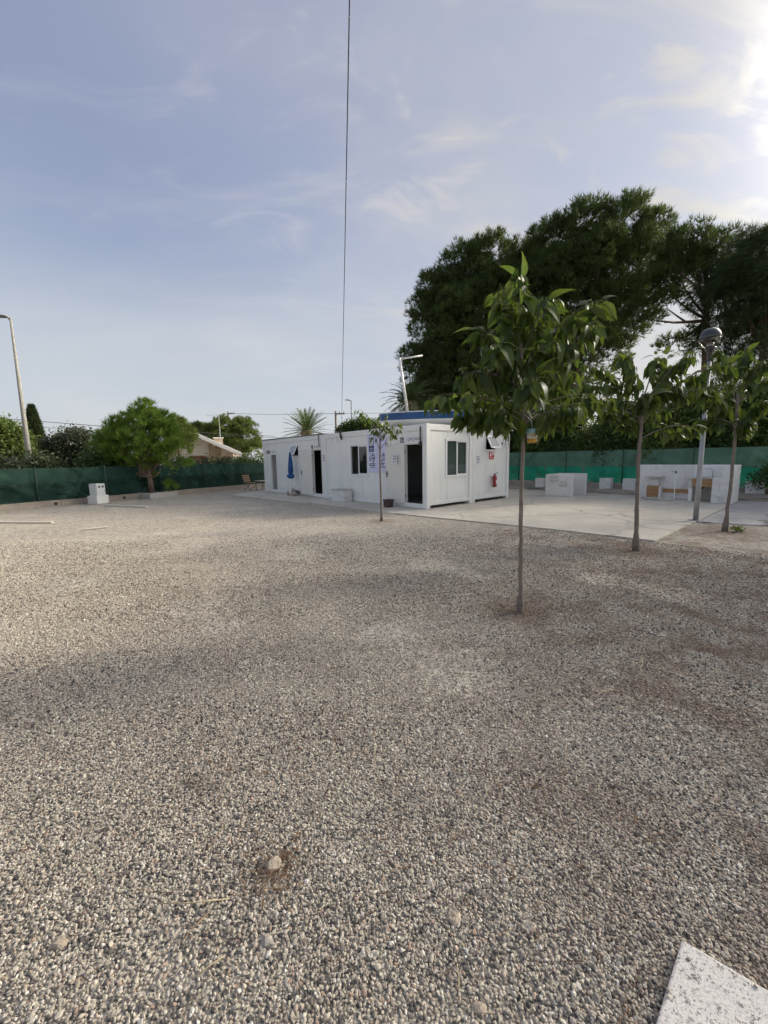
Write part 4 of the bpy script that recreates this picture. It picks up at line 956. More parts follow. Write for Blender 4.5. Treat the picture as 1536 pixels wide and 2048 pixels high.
def litter():
    rg = np.random.default_rng(4); T = []; V = []
    spots = [(1.48, 4.23, .55, 420), (4.47, 6.95, .7, 500), (7.4, 8.6, .9, 350), (-.49, 1.46, .10, 90), (2.6, 3.6, 1.3, 700), (1.9, 2.9, .9, 330), (-.1, 10.9, .6, 200), (.3, 2.7, 1.6, 160), (-1.6, 3.2, 1.3, 140), (3.6, 5.2, 1.4, 500), (-2.0, 5.5, 2.2, 260), (1.0, 6.5, 2.5, 300), (4.5, 4.6, 1.5, 500), (-.6, 1.9, 1.0, 120), (.8, 1.7, .7, 120)]
    for cx, cy, s_, n in spots:
        for _ in range(n):
            x, y = cx+rg.normal(0, s_*.6), cy+rg.normal(0, s_*.5)
            if y < .9: continue
            a = rg.uniform(0, 6.28); l = rg.uniform(.02, .07); w = rg.uniform(.0010, .0022) if rg.random() < .94 else rg.uniform(.004, .008)
            if w > .004: l = rg.uniform(.015, .035)
            z = rg.uniform(.012, .024)*(1 if y < 6 else .5); d = np.array([math.cos(a), math.sin(a), rg.normal(0, .12)])*l; q = np.array([-math.sin(a), math.cos(a), rg.normal(0, .2)])*w
            c = np.array([x, y, z]); T += [(c-d-q, c-d+q, c+d), (c-d+q, c+d+q*.3, c+d)]; V += [rg.random()]*2
    o = link('leaf_litter', tri_mesh('leaf_litter', np.array(T), np.array(V)), MAT['litter'], None, 'stuff')
    tag(o, 'dry brown needles and leaf scraps scattered over the gravel', 'leaf litter', kind='stuff')
litter()

# ------------------------------------------------------------------ foliage
def rand_rot(rg, n):
    q = rg.normal(size=(n, 4)); q /= np.linalg.norm(q, axis=1, keepdims=True); w, x, y, z = q.T
    return np.stack([np.stack([1-2*(y*y+z*z), 2*(x*y-z*w), 2*(x*z+y*w)], 1), np.stack([2*(x*y+z*w), 1-2*(x*x+z*z), 2*(y*z-x*w)], 1), np.stack([2*(x*z-y*w), 2*(y*z+x*w), 1-2*(x*x+y*y)], 1)], 1)
def unit(a): return a/np.maximum(np.linalg.norm(a, axis=-1, keepdims=True), 1e-9)
def tuft_cloud(rg, C, D, ln, wd, k, spread, droop=0.0):
    """k thin blades round each direction D from each centre C -> triangles"""
    n = len(C); d = unit(D[:, None, :]+rg.normal(0, spread, (n, k, 3))); d[..., 2] -= droop; d = unit(d)
    base = C[:, None, :]+d*rg.uniform(0, .25, (n, k, 1))*ln; L_ = ln*rg.uniform(.6, 1.15, (n, k, 1))
    s = unit(np.cross(d, rg.normal(size=(n, k, 3))))*wd*rg.uniform(.7, 1.3, (n, k, 1))
    return np.stack([base-s, base+s, base+d*L_], 2).reshape(-1, 3, 3)
def leaf_cloud(rg, C, size, k, spread):
    n = len(C); c = C[:, None, :]+rg.normal(0, spread, (n, k, 3)); a = unit(rg.normal(size=(n, k, 3))); a[..., 2] -= .3; a = unit(a); b = unit(np.cross(a, rg.normal(size=(n, k, 3))))
    L_ = size*rg.uniform(.6, 1.2, (n, k, 1)); p0 = c-a*L_*.5; p1 = c+a*L_*.5; m_ = c+b*L_*.27; m2 = c-b*L_*.27
    return np.concatenate([np.stack([p0, m_, p1], 2), np.stack([p0, p1, m2], 2)], 2).reshape(-1, 3, 3)
def crown(rg, blobs, per_m2, kind, **kw):
    """clumps over the shells of several lobes, tufts or leaves over each clump"""
    T, V = [], []
    for (x, y, z, r) in blobs:
        n = max(4, int(per_m2*4*math.pi*r*r)); u = unit(rg.normal(size=(n, 3))); u[:, 2] = np.where(u[:, 2] < -.55, -u[:, 2], u[:, 2])
        rad = r*rg.uniform(.45, 1.0, (n, 1))**.6*rg.uniform(.85, 1.1, (n, 1))
        c = np.array([x, y, z])+u*rad*np.array([1, 1, .92])
        if kind == 'pine':
            m_ = kw['tufts']; cl = kw['cl']
            off = unit(rg.normal(size=(n, m_, 3))+u[:, None, :]*.9+np.array([0, 0, kw.get('upw', .8)]))
            cc = c[:, None, :]+off*cl*rg.uniform(.25, 1.0, (n, m_, 1))
            dd = unit(off*.7+np.array([0, 0, kw.get('upw', .8)*.6])+u[:, None, :]*.3)
            t_ = tuft_cloud(rg, cc.reshape(-1, 3), dd.reshape(-1, 3), kw['ln'], kw['wd'], kw['k'], kw.get('spread', .42), kw.get('droop', 0)); per = m_*kw['k']
        else:
            t_ = leaf_cloud(rg, c, kw['size'], kw['k'], kw['cl']); per = kw['k']*2
        vv = np.clip(rg.normal(.45, .22, n), 0, 1)
        T.append(t_); V.append(np.clip(np.repeat(vv, per)+rg.normal(0, .08, n*per), 0, 1))
    return np.concatenate(T), np.concatenate(V)
def rel(blobs, b): return [(x-b[0], y-b[1], z-b[2], r) for x, y, z, r in blobs]
def deepen(rg, blobs, d):
    out = list(blobs)
    for x, y, z, r in blobs:
        out.append((x+rg.normal(0, .4), y+d*rg.uniform(.6, 1.0), z+rg.normal(-.2, .4), r*rg.uniform(.75, .95)))
    return out
def limbs(root, trunk, blobs, mat, r0, rg, name='branch', share=.45, zmin=.25):
    """branches from the trunk line out to every lobe"""
    for i, (x, y, z, r) in enumerate(blobs):
        e = Vector((x, y, z)); best = None
        t = min(max(.30+.6*(z-trunk[0].z)/(trunk[-1].z-trunk[0].z+.01)-.22, zmin), .96); k = t*(len(trunk)-1); a = int(min(k, len(trunk)-2)); s = trunk[a].lerp(trunk[a+1], k-a)
        mid = s.lerp(e, .5)+Vector((rg.normal(0, .15), rg.normal(0, .15), -.08*(e-s).length+rg.normal(0, .1)))
        q = [s, s.lerp(mid, .5)+Vector((0, 0, -.03)), mid, mid.lerp(e, .5)+Vector((rg.normal(0, .1), rg.normal(0, .1), 0)), e]
        rr = r0*share*rg.uniform(.7, 1.1); MB().tube(q, [rr, rr*.85, rr*.65, rr*.45, rr*.2], 6).build(name, MAT[mat], root, True)
def pine(name, label, base, trunk, blobs, seed, mat='needle', per=2.6, depth=2.6, r0=.22, tufts=13, cl=.42, ln=.30, wd=.016, k=7, cat='tree', group=None, upw=.8, spread=.42, droop=0.0, zmin=.3):
    rg = np.random.default_rng(seed); root = thing(name, label, cat, base, 0, group); b = Vector(base)
    tr = [Vector(p)-b for p in trunk]; n = len(tr)
    MB().tube(tr, [r0*(1-.62*i/(n-1)) for i in range(n)], 10).build('trunk', MAT['bark_pine'], root, True)
    bl = rel(blobs, base); limbs(root, tr, bl, 'bark_pine', r0, rg, zmin=zmin)
    bl2 = deepen(rg, bl, depth) if depth else bl
    T, V = crown(rg, bl2, per, 'pine', tufts=tufts, cl=cl, ln=ln, wd=wd, k=k, upw=upw, spread=spread, droop=droop)
    link('crown', tri_mesh('crown', T, V), MAT[mat], root, 'stuff'); return root
pineA = [(2.94, 28.0, 7.74, 1.68), (2.42, 28.0, 5.62, 1.05), (4.02, 28.5, 10.6, 2.21), (3.62, 28.0, 12.33, 1.33), (5.75, 28.0, 13.22, 2.1), (5.31, 26.5, 9.95, 2.32), (7.37, 28.0, 14.3, 1.6), (7.63, 27.0, 11.58, 2.37), (6.41, 27.0, 7.93, 2.53), (4.47, 27.0, 6.71, 2.03), (9.34, 28.0, 13.6, 1.5), (8.97, 28.0, 9.4, 2.45), (9.89, 28.5, 6.9, 2.14), (7.49, 28.5, 5.6, 1.78), (3.9, 27.5, 5.2, 1.3), (5.6, 27.2, 5.3, 1.5)]
pineB = [(10.39, 25.5, 13.5, 1.8), (12.16, 25.0, 14.3, 1.8), (14.16, 25.0, 14.8, 1.4), (15.87, 25.0, 14.5, .95), (9.98, 25.0, 11.63, 1.94), (12.05, 24.5, 12.19, 2.15), (14.62, 25.0, 12.64, 1.94), (16.66, 25.5, 13.0, 1.1), (11.18, 25.5, 9.53, 2.23), (13.62, 25.0, 9.62, 2.07), (15.3, 25.5, 10.8, 1.1), (13.36, 26.0, 7.57, 2.02), (10.88, 26.0, 7.02, 1.79), (12.12, 26.5, 5.55, 1.49), (9.6, 26.5, 5.0, 1.3)]
pineC = [(14.88, 22.0, 11.77, 0.99), (16.14, 22.0, 11.99, 1.1), (17.45, 22.0, 11.73, 0.99), (15.48, 22.0, 10.68, 1.1), (17.04, 22.0, 10.9, 1.0), (14.49, 22.0, 10.1, 0.99), (14.2, 22.5, 8.9, .85), (14.9, 22.0, 9.2, 0.7), (15.99, 22.0, 7.6, 0.55), (15.7, 22.5, 7.49, 0.39)]
treeD = [(17.28, 20.0, 10.58, 1.13), (18.31, 20.0, 10.78, 1.2), (16.93, 20.0, 9.49, 1.0), (17.7, 19.5, 8.84, 1.34), (19.49, 20.0, 9.67, 1.5), (17.58, 20.0, 7.69, 1.05), (19.06, 20.0, 7.21, 1.38), (18.23, 20.0, 6.08, 0.88), (19.79, 20.0, 5.13, 1.25)]
pine('pine_tree', 'huge dark pine with sloping left side rising behind the boat', (7.2, 27.4, 0), [(7.2, 27.4, 0), (7.05, 27.3, 3), (7.0, 27.2, 6), (6.6, 27.3, 9), (6.4, 27.5, 12.5)], pineA, 101, r0=.30, per=3.2, group='tall pines behind the wash area')
pine('pine_tree', 'tallest pine with ragged top behind the wash area', (11.45, 25.2, 0), [(11.45, 25.2, 0), (11.35, 25.1, 2.5), (11.6, 25.1, 5.5), (12.3, 25.1, 9), (13.0, 25.1, 13.5)], pineB, 102, r0=.24, per=3.2, group='tall pines behind the wash area')
pine('pine_tree', 'umbrella pine with bare forked limbs above the park lamp', (17.4, 22.1, 0), [(17.4, 22.1, 0), (17.32, 22, 4.5), (17.14, 22, 7.1), (17.02, 22, 8.46), (17.0, 22, 9.57), (16.8, 22, 11)], pineC, 103, r0=.24, depth=.9, per=2.2, zmin=.62, group='tall pines behind the wash area')
pine('feathery_tree', 'dark drooping feathery tree at the right edge of the picture', (18.6, 20.1, 0), [(18.6, 20.1, 0), (18.5, 20, 4), (18.3, 20, 7), (18.2, 20, 10)], treeD, 104, mat='feather', r0=.22, depth=1.8, tufts=12, cl=.45, ln=.42, wd=.013, k=7, upw=-.1, droop=.5, per=3.0)
# pines added out of view along the right fence, to shade the yard
for i, (lab, x, y, h) in enumerate((('added shade pine by the right fence just out of the picture', 23.5, 12.3, 13.5), ('added shade pine farther along the right fence, out of view', 23.5, 9.0, 15.0), ('added shade pine behind the fence beyond the feathery tree, out of view', 23.5, 15.8, 14.0))):
    rg = np.random.default_rng(200+i); bl = []
    for _ in range(12):
        a = rg.uniform(0, 6.28); q = rg.uniform(.3, 2.4); zz = h*rg.uniform(.38, .95); bl.append((x+q*math.cos(a), y+q*math.sin(a), zz, rg.uniform(1.4, 2.2)))
    pine('pine_tree', lab, (x, y, 0), [(x, y, 0), (x+.2, y, h*.4), (x, y+.2, h*.75), (x, y, h*.95)], bl, 210+i, r0=.24, depth=0, per=(.42, .6, .6)[i], tufts=9, cl=.5, ln=.4, wd=.022, k=6, group='added shade pines along the right fence outside the picture')
pineS = [(-11.35, 20, 4.13, 0.4), (-11.62, 19.8, 3.88, 0.51), (-10.96, 19.9, 3.64, 0.51), (-12.19, 20, 3.58, 0.55), (-12.54, 19.7, 3.42, 0.5), (-12.88, 19.6, 3.18, 0.5), (-11.22, 19.6, 3.14, 0.63), (-10.58, 19.9, 3.15, 0.46), (-11.82, 19.4, 2.77, 0.63), (-13.23, 19.6, 2.76, 0.5), (-13.64, 19.7, 2.39, 0.39), (-12.52, 19.3, 2.45, 0.58), (-10.65, 19.6, 2.56, 0.54), (-10.24, 19.9, 2.52, 0.39), (-11.1, 19.2, 2.23, 0.62), (-12.02, 19.4, 1.92, 0.53), (-12.95, 19.6, 1.89, 0.5), (-10.43, 19.7, 2.03, 0.4), (-10.77, 19.5, 1.8, 0.4), (-12.62, 19.6, 1.45, 0.36), (-11.57, 19.4, 1.58, 0.45), (-13.53, 19.8, 2.0, 0.37), (-12.3, 19.4, 1.55, 0.42), (-10.75, 19.5, 1.45, 0.4), (-11.75, 19.2, 1.5, 0.42), (-12.75, 19.5, 1.75, 0.4), (-11.55, 19.9, 4.35, 0.28), (-11.9, 19.9, 4.15, 0.35), (-13.2, 19.6, 2.35, .36), (-13.0, 19.6, 1.9, .36), (-10.15, 19.7, 2.5, .34), (-10.5, 19.7, 3.25, .34), (-12.75, 19.8, 3.35, .34)]
pine('pine_tree', 'small bushy bright green pine in the planter on the left', (-11.33, 19.55, .2), [(-11.33, 19.55, .2), (-11.38, 19.55, .9), (-11.45, 19.6, 1.6), (-11.5, 19.7, 2.6), (-11.55, 19.8, 3.8)], pineS, 105, mat='needle_young', r0=.13, depth=.6, per=5.2, tufts=12, cl=.24, ln=.23, wd=.010, k=7, upw=1.3, spread=.34)
pine('pine_tree', 'yellowish pine crown peeping out behind the small planter pine', (-15.3, 30.3, 0), [(-15.3, 30.3, 0), (-15.3, 30.3, 2.5), (-15.3, 30.2, 4)], [(-15.18, 30.0, 4.24, 0.83), (-14.56, 30.0, 3.76, 0.68), (-15.93, 30.5, 3.74, 0.84), (-15.2, 30.3, 3.0, .9)], 106, mat='needle_far', r0=.12, depth=.5, per=4, tufts=10, cl=.3, ln=.26, wd=.018, k=6)
villaP = [(-17.9, 47.0, 4.95, 1.76), (-19.51, 47.0, 4.3, 1.65), (-16.11, 47.0, 4.12, 1.65), (-14.83, 46.0, 2.65, 1.15), (-17.75, 47.0, 3.01, 2.0), (-20.28, 47.5, 3.06, 1.78)]
pine('pine_tree', 'wide rounded sunlit pine behind the villa roof', (-17.8, 47.4, 0), [(-17.8, 47.4, 0), (-17.8, 47.3, 2), (-17.9, 47.2, 4.5)], villaP, 107, mat='needle_far', r0=.2, depth=1.0, per=2.2, tufts=11, cl=.5, ln=.36, wd=.03, k=6)
pine('pine_tree', 'small dark pine top left of the villa antenna', (-21.9, 48.2, 0), [(-21.9, 48.2, 0), (-21.9, 48.1, 3), (-21.9, 48, 5.2)], [(-21.5, 48.0, 5.31, 0.9), (-22.21, 48.0, 5.2, 0.78), (-21.9, 48.2, 4.2, 1.0)], 108, mat='needle', r0=.15, depth=.4, per=3, tufts=10, cl=.4, ln=.32, wd=.03, k=6)
def bush(name, label, base, blobs, seed, mat, size=.16, k=26, cl=.20, per=5, stem=.05, group=None, cat='shrub', trunk_name='stem'):
    rg = np.random.default_rng(seed); root = thing(name, label, cat, base, 0, group); bl = rel(blobs, base)
    for x, y, z, r in bl[:4]:
        MB().tube([(0, 0, 0), (x*.4, y*.4, z*.45), (x, y, z)], [stem, stem*.7, stem*.3], 6).build(trunk_name, MAT['bark'], root, True)
    T, V = crown(rg, bl, per, 'leaf', size=size, k=k, cl=cl)
    link('crown', tri_mesh('crown', T, V), MAT[mat], root, 'stuff'); return root
bush('broadleaf_tree', 'leafy green tree at left edge behind the net', (-20.4, 22.1, 0), [(-20.44, 22.0, 3.34, 0.72), (-19.89, 22.0, 3.06, 0.61), (-20.53, 22.0, 2.4, 0.88), (-19.73, 22.0, 2.26, 0.61), (-21.72, 22.5, 3.12, 1.13), (-20.23, 22.0, 1.59, 0.83)], 120, 'bush_bright', .17, 42, .22, 9, .08, cat='tree', trunk_name='trunk')
bush('broadleaf_tree', 'dull grey green broad tree between cypress and planter pine', (-18.5, 24.2, 0), [(-18.2, 24.0, 2.83, 0.9), (-19.12, 24.0, 2.55, 0.78), (-17.75, 24.5, 2.69, 0.8), (-19.89, 24.0, 2.33, 0.6), (-18.75, 24.0, 1.96, 0.9), (-17.27, 24.0, 1.93, 0.84), (-19.54, 23.5, 1.83, 0.65), (-16.4, 24.6, 2.2, .8), (-18.2, 23.9, 1.2, .9), (-19.6, 23.8, 1.1, .8), (-16.8, 24, 1.2, .9)], 121, 'bush_dark', .15, 46, .22, 9, .08, cat='tree', trunk_name='trunk')
def cypress():
    rg = np.random.default_rng(122); root = thing('cypress_tree', 'narrow dark cypress beside the tall street lamp', 'tree', (-22.25, 26, 0))
    MB().tube([(0, 0, 0), (0, 0, 2.5), (.1, 0, 5.0)], [.16, .12, .03], 8).build('trunk', MAT['bark'], root, True)
    n = 3600; h = rg.uniform(0, 1, n)**.8; z = .6+4.75*h; rad = (.98*(1-h)**.85+.04)*rg.uniform(.55, 1.05, n); a = rg.uniform(0, 6.283, n)
    C = np.stack([rad*np.cos(a)+.06*h, rad*np.sin(a), z], 1); D = unit(np.stack([np.cos(a)*.45, np.sin(a)*.45, np.ones(n)], 1))
    T = tuft_cloud(rg, C, D, .22, .022, 7, .3); V = np.repeat(np.clip(rg.normal(.45, .2, n), 0, 1), 7)
    link('crown', tri_mesh('crown', T, V), MAT['cypress'], root, 'stuff')
cypress()
for i, (lab, x, y, z, r, mt) in enumerate((('low yellow green shrub before the villa stone column', -13.1, 31, 1.35, .55, 'bush_bright'), ('low yellow green shrub before the villa terrace roof', -11.9, 31, 1.38, .5, 'bush_bright'), ('low shrub at the villa corner near the cabin', -10.4, 31.2, 1.35, .6, 'bush'), ('green shrub before the villa wall beside the pine', -14.7, 31, 1.5, .5, 'bush'))):
    bush('shrub', lab, (x, y, 0), [(x, y, z, r), (x+.35, y, z-.4, r), (x-.3, y+.1, z-.5, r)], 130+i, mt, .12, 24, .18, 7, .03, 'shrubs in front of the villa')
bush('broadleaf_tree', 'dark rounded tree top just above the cabin roof', (-2.4, 38.2, 0), [(-3.04, 38.0, 4.31, 0.76), (-2.1, 38.0, 4.48, 0.80), (-1.17, 38.0, 4.40, 0.75), (-3.74, 38.0, 4.05, 0.6), (-2.4, 38, 3.6, 1.2), (-.6, 38.2, 4.1, .8)], 140, 'bush', .20, 40, .24, 8, .1, cat='tree', trunk_name='trunk')
hedge = [(6.72, 26.96), (7.57, 26.17), (8.67, 25.6), (9.29, 24.62), (9.75, 23.5), (10.71, 22.81), (11.5, 21.97), (12.06, 20.93), (13.17, 20.37), (13.55, 19.18), (14.47, 18.46), (15.3, 17.66), (16.01, 16.75), (16.86, 15.96), (17.71, 15.18), (18.6, 14.42)]
hl = ['hedge shrub behind the bright net, %s' % s_ for s_ in ('at the cabin corner', 'first gap right of the cabin', 'below the hanging jar', 'left of the pine trunk', 'at the pine trunk', 'just right of the pine trunk', 'above the doodled partition', 'above the middle white block', 'left of the tan house', 'under the tan house', 'above the wash station left end', 'above the standpipe', 'behind the park lamp', 'above the wash station pier', 'right of the third mulberry trunk', 'at the far right edge')]
for i, (x, y) in enumerate(hedge):
    rg = np.random.default_rng(300+i); h = rg.uniform(2.9, 4.2)+(.6 if i > 8 else 0)
    bl = [(x+rg.normal(0, .25), y+rg.normal(0, .25), h*f_, rg.uniform(.7, .95)) for f_ in (.25, .45, .62, .8, .93)]
    bush('shrub', hl[i], (x, y, 0), bl, 310+i, 'bush' if i % 3 else 'bush_bright', .16, 40, .24, 6, .05, 'hedge behind the bright green net')
bush('shrub', 'dark leafy shrub in front of the net at the right edge', (14.6, 15.1, 0), [(14.45, 15.0, .75, .42), (14.9, 14.95, .85, .5), (15.2, 14.8, .6, .5), (14.3, 15.1, .5, .3)], 141, 'bush', .12, 26, .14, 9, .03)
bush('weed', 'small green weed at the foot of the rightmost mulberry', (7.55, 8.5, 0), [(7.58, 8.46, .06, .06), (7.66, 8.5, .05, .05)], 142, 'bush_bright', .05, 14, .03, 160, .004)
for i, (lab, t_, h) in enumerate((('low dark shrub behind the dark net at the left edge', 5.2, 1.9), ('low dark shrub behind the net by the street lamp', 7.4, 2.0), ('low dark shrub behind the net and meter cabinet', 9.6, 2.1), ('low dark shrub behind the net left of the planter pine', 11.6, 2.0), ('low dark shrub behind the net right of the planter pine', 14.2, 1.75), ('low dark shrub behind the net before the villa corner', 17.2, 1.7), ('low dark shrub behind the net next to the slatted chair', 19.6, 1.8))):
    c_ = LF0+LFD*t_+Vector((-LFD.y, LFD.x))*1.6; rg = np.random.default_rng(330+i)
    bush('shrub', lab, (c_.x, c_.y, 0), [(c_.x+rg.normal(0, .2)+LFD.x*q_, c_.y+rg.normal(0, .2)+LFD.y*q_, h*f_, .62) for f_ in (.3, .7) for q_ in (-.7, 0, .7)], 340+i, 'bush_dark' if i % 2 else 'bush', .15, 34, .2, 6, .04, 'low shrubs behind the left net')
def palm(label, base, zc, rad, n, seed, fl, mat='palm', curl=4.2, lf=.24):
    rg = random.Random(seed); root = thing('palm_tree', label, 'tree', base, 0, 'palms behind the cabins')
    MB().lathe([(rad*1.1, 0), (rad, zc*.5), (rad*1.15, zc-.2), (rad*.8, zc), (0, zc)], 14).build('trunk', MAT['palm_trunk'], root, True)
    MB().lathe([(rad*.5, zc-.3), (rad*1.5, zc-.05), (rad*1.2, zc+.3), (rad*.4, zc+.5), (0, zc+.5)], 12, wob=lambda a, z: 1+.2*math.sin(9*a)).build('leaf_bases', MAT['straw'], root, True)
    for i in range(n):
        a = i*2.39996; el = R(82)-R(88)*(i/n)**.9; L_ = fl*rg.uniform(.85, 1.1); m = MB(); P = []
        p = Vector((0, 0, zc+.15)); e_ = el
        for s_ in range(13):
            P.append(p.copy()); p = p+Vector((math.cos(a)*math.cos(e_), math.sin(a)*math.cos(e_), math.sin(e_)))*L_/12; e_ -= R(curl)*(1 if el > R(30) else 1.25)
        m.tube(P, [.022*(1-.8*s_/12) for s_ in range(13)], 5, False)
        for s_ in range(2, 13):
            for h_ in (0, .5):
                if s_ == 12 and h_: continue
                q = P[s_] if not h_ else (P[s_]+P[min(12, s_+1)])/2; t_ = (P[min(12, s_+1)]-P[s_-1]).normalized(); sd_ = t_.cross(Vector((0, 0, 1)));
                if sd_.length < .05: sd_ = Vector((-math.sin(a), math.cos(a), 0))
                sd_.normalize(); ll = fl*lf*math.sin(math.pi*min(.96, .12+.8*s_/12))**.7
                for sg in (-1, 1):
                    d = (t_*.75+sd_*sg*.8+Vector((0, 0, .18-rg.uniform(0, .35)))).normalized(); w_ = t_*.036; m.face([q-w_, q+w_, q+d*ll])
        o = m.build('frond', MAT[mat], root); at_ = o.data.attributes.new('v', 'FLOAT', 'POINT'); at_.data.foreach_set('value', [rg.uniform(.1, .9)]*len(o.data.vertices))
palm('date palm with upright fan of fronds above the left cabin roof', (-5.95, 32, 0), 3.70, .30, 60, 7, 2.15, curl=2.0, lf=.15)
palm('date palm beneath the huge pine left of the boat mast', (1.75, 24.2, 0), 4.65, .28, 56, 9, 2.0, curl=5.5, lf=.18)
palm('palm with arching fronds in the gap behind the hanging jar', (8.3, 29.5, 0), 3.3, .25, 26, 12, 2.0)

# ------------------------------------------------------------------ villa and the tan house
def villa():
    v = thing('villa', 'white low gabled villa with stone column behind the left net', 'house', (-17.05, 36, 0), R(25))
    hw, pk, ev, y0, y1, th = 4.15, 4.40, 2.42, -1.4, 8.0, .32
    for s_ in (-1, 1):
        MB().xprism([(0, pk), (s_*hw, ev), (s_*hw, ev-th), (0, pk-th)][::s_], y0, y1).build('roof', MAT['villa_white'], v)
        MB().xprism([(0, pk+.045), (s_*(hw+.03), ev+.045), (s_*(hw+.03), ev+.004), (0, pk+.004)][::s_], y0+.25, y1+.05).build('roof_tiles', MAT['villa_white'], v)
        MB().bar((s_*1.9, y0+.03, pk-.43-.8), (s_*1.9, 0, pk-.43-.8), .14, .20).build('rafter', MAT['villa_white'], v)
    MB().xprism([(-3.5, 0), (3.5, 0), (3.5, 2.5), (0, 4.1), (-3.5, 2.5)], .3, .5).build('wall', MAT['villa_white'], v)
    MB().box(-3.5, -3.3, .5, 7.5, 0, 2.5).build('wall', MAT['villa_white'], v); MB().box(3.3, 3.5, .5, 7.5, 0, 2.5).build('wall', MAT['villa_white'], v)
    for x0, x1, z0, z1 in ((-.25, 1.20, .8, 2.25), (2.6, 3.2, 1.2, 2.15)):
        w = MB().box(x0, x1, .22, .295, z0, z1).build('shutter', MAT['brick_red'], v)
        for i in range(3):
            xx = x0+(x1-x0)*(i+.5)/3; MB().box(xx-.02, xx+.02, .20, .2195, z0+.05, z1-.05).build('batten', MAT['terracotta'], w)
    MB().box(1.42, 2.48, -.35, .298, 0, 3.25).build('stone_column', MAT['mortar'], v)
    c_ = [o for o in v.children if o.name.startswith('stone_column')][0]; rg = random.Random(3); z = .9
    while z < 3.2:
        h = rg.uniform(.14, .24); x = 1.43
        while x < 2.44:
            w = min(rg.uniform(.16, .36), 2.47-x); MB().box(x+.012, x+w-.012, -.375-rg.uniform(0, .03), -.351, z+.012, min(z+h, 3.24)-.008).build('stone', MAT['villa_stone'], c_, bevel=.01); x += w
        z += h
    ch = MB().box(2.05, 2.85, 2.6, 3.2, 2.9, 3.95).build('chimney', MAT['villa_stone'], v); MB().box(1.98, 2.92, 2.53, 3.27, 3.951, 4.02).build('chimney_cap', MAT['villa_white'], ch)
    an = MB().tube([(2.62, 2.4, 3.0), (2.62, 2.4, 6.25)], .025, 6); an.bar((2.62, 2.4, 6.1), (1.5, 2.4, 6.05), .02)
    for i in range(6): an.bar((2.5-.18*i, 2.4, 5.85+.01*i), (2.5-.18*i, 2.4, 6.35-.02*i), .018)
    an.build('antenna', MAT['steel'], v)
    p_ = MB().xprism([(3.3, 2.08), (4.9, 1.5), (4.9, 1.42), (3.3, 2.0)], -1.2, .25).build('porch_roof', MAT['terracotta'], v); MB().bar((3.3, -1.21, 2.06), (4.9, -1.21, 1.48), .03, .12).build('fascia', MAT['villa_white'], p_)
    MB().box(4.72, 4.86, -1.1, -.96, 0, 1.42).build('porch_post', MAT['villa_white'], v)
villa()
h = thing('tan_house', 'tan house with tiled roof glimpsed behind the mulberry leaves', 'house', (21.2, 33, 0), R(-25))
MB().box(-3.2, 3.2, 0, 5, 0, 3.25).build('wall', MAT['tan_wall'], h)
MB().quadbox([(-3.7, -.5, 3.251), (3.7, -.5, 3.251), (3.7, 5.5, 3.251), (-3.7, 5.5, 3.251), (-3.6, 2.4, 4.4), (3.6, 2.4, 4.4), (3.6, 2.6, 4.4), (-3.6, 2.6, 4.4)]).build('roof', MAT['terracotta'], h)
for x in (-1.8, 1.4):
    w = MB().box(x-.5, x+.5, -.03, -.004, 1.2, 2.4).build('window', MAT['villa_white'], h); MB().box(x-.42, x+.42, -.045, -.031, 1.28, 2.32).build('pane', MAT['lamp_black'], w)

# ------------------------------------------------------------------ mulberry trees
def leaf_proto(seed):
    rg = random.Random(seed); v, f = [], []; rows = 6; lob = rg.uniform(.9, 1.1); bend = rg.uniform(.2, .6); fold_ = rg.uniform(.10, .28); tw_ = rg.uniform(-.12, .12)
    for i in range(rows+1):
        t = i/rows; w = .265*lob*(math.sin(math.pi*min(1, t*.93+.05)**.62))*(1-t*.25) if i < rows else .0
        w *= 1+rg.uniform(-.06, .06); x = t; z = -bend*t*t
        v += [(x-(.10 if i == 0 else 0), -w, z+fold_*w+tw_*w), (x, 0, z), (x-(.10 if i == 0 else 0), w, z+fold_*w-tw_*w)]
    for i in range(rows):
        a = i*3; f += [(a, a+1, a+4, a+3), (a+1, a+2, a+5, a+4)]
    b = len(v); v += [(-.38, -.012, .06), (-.38, .012, .06), (.02, .012, .0), (.02, -.012, .0)]; f.append((b, b+1, b+2, b+3))
    me = bpy.data.meshes.new('leaf'); me.from_pydata(v, [], f); me.update(); me.materials.append(MAT['mulberry'])
    me.polygons.foreach_set('use_smooth', [True]*len(me.polygons)); return me
LEAF = [leaf_proto(i) for i in range(6)]
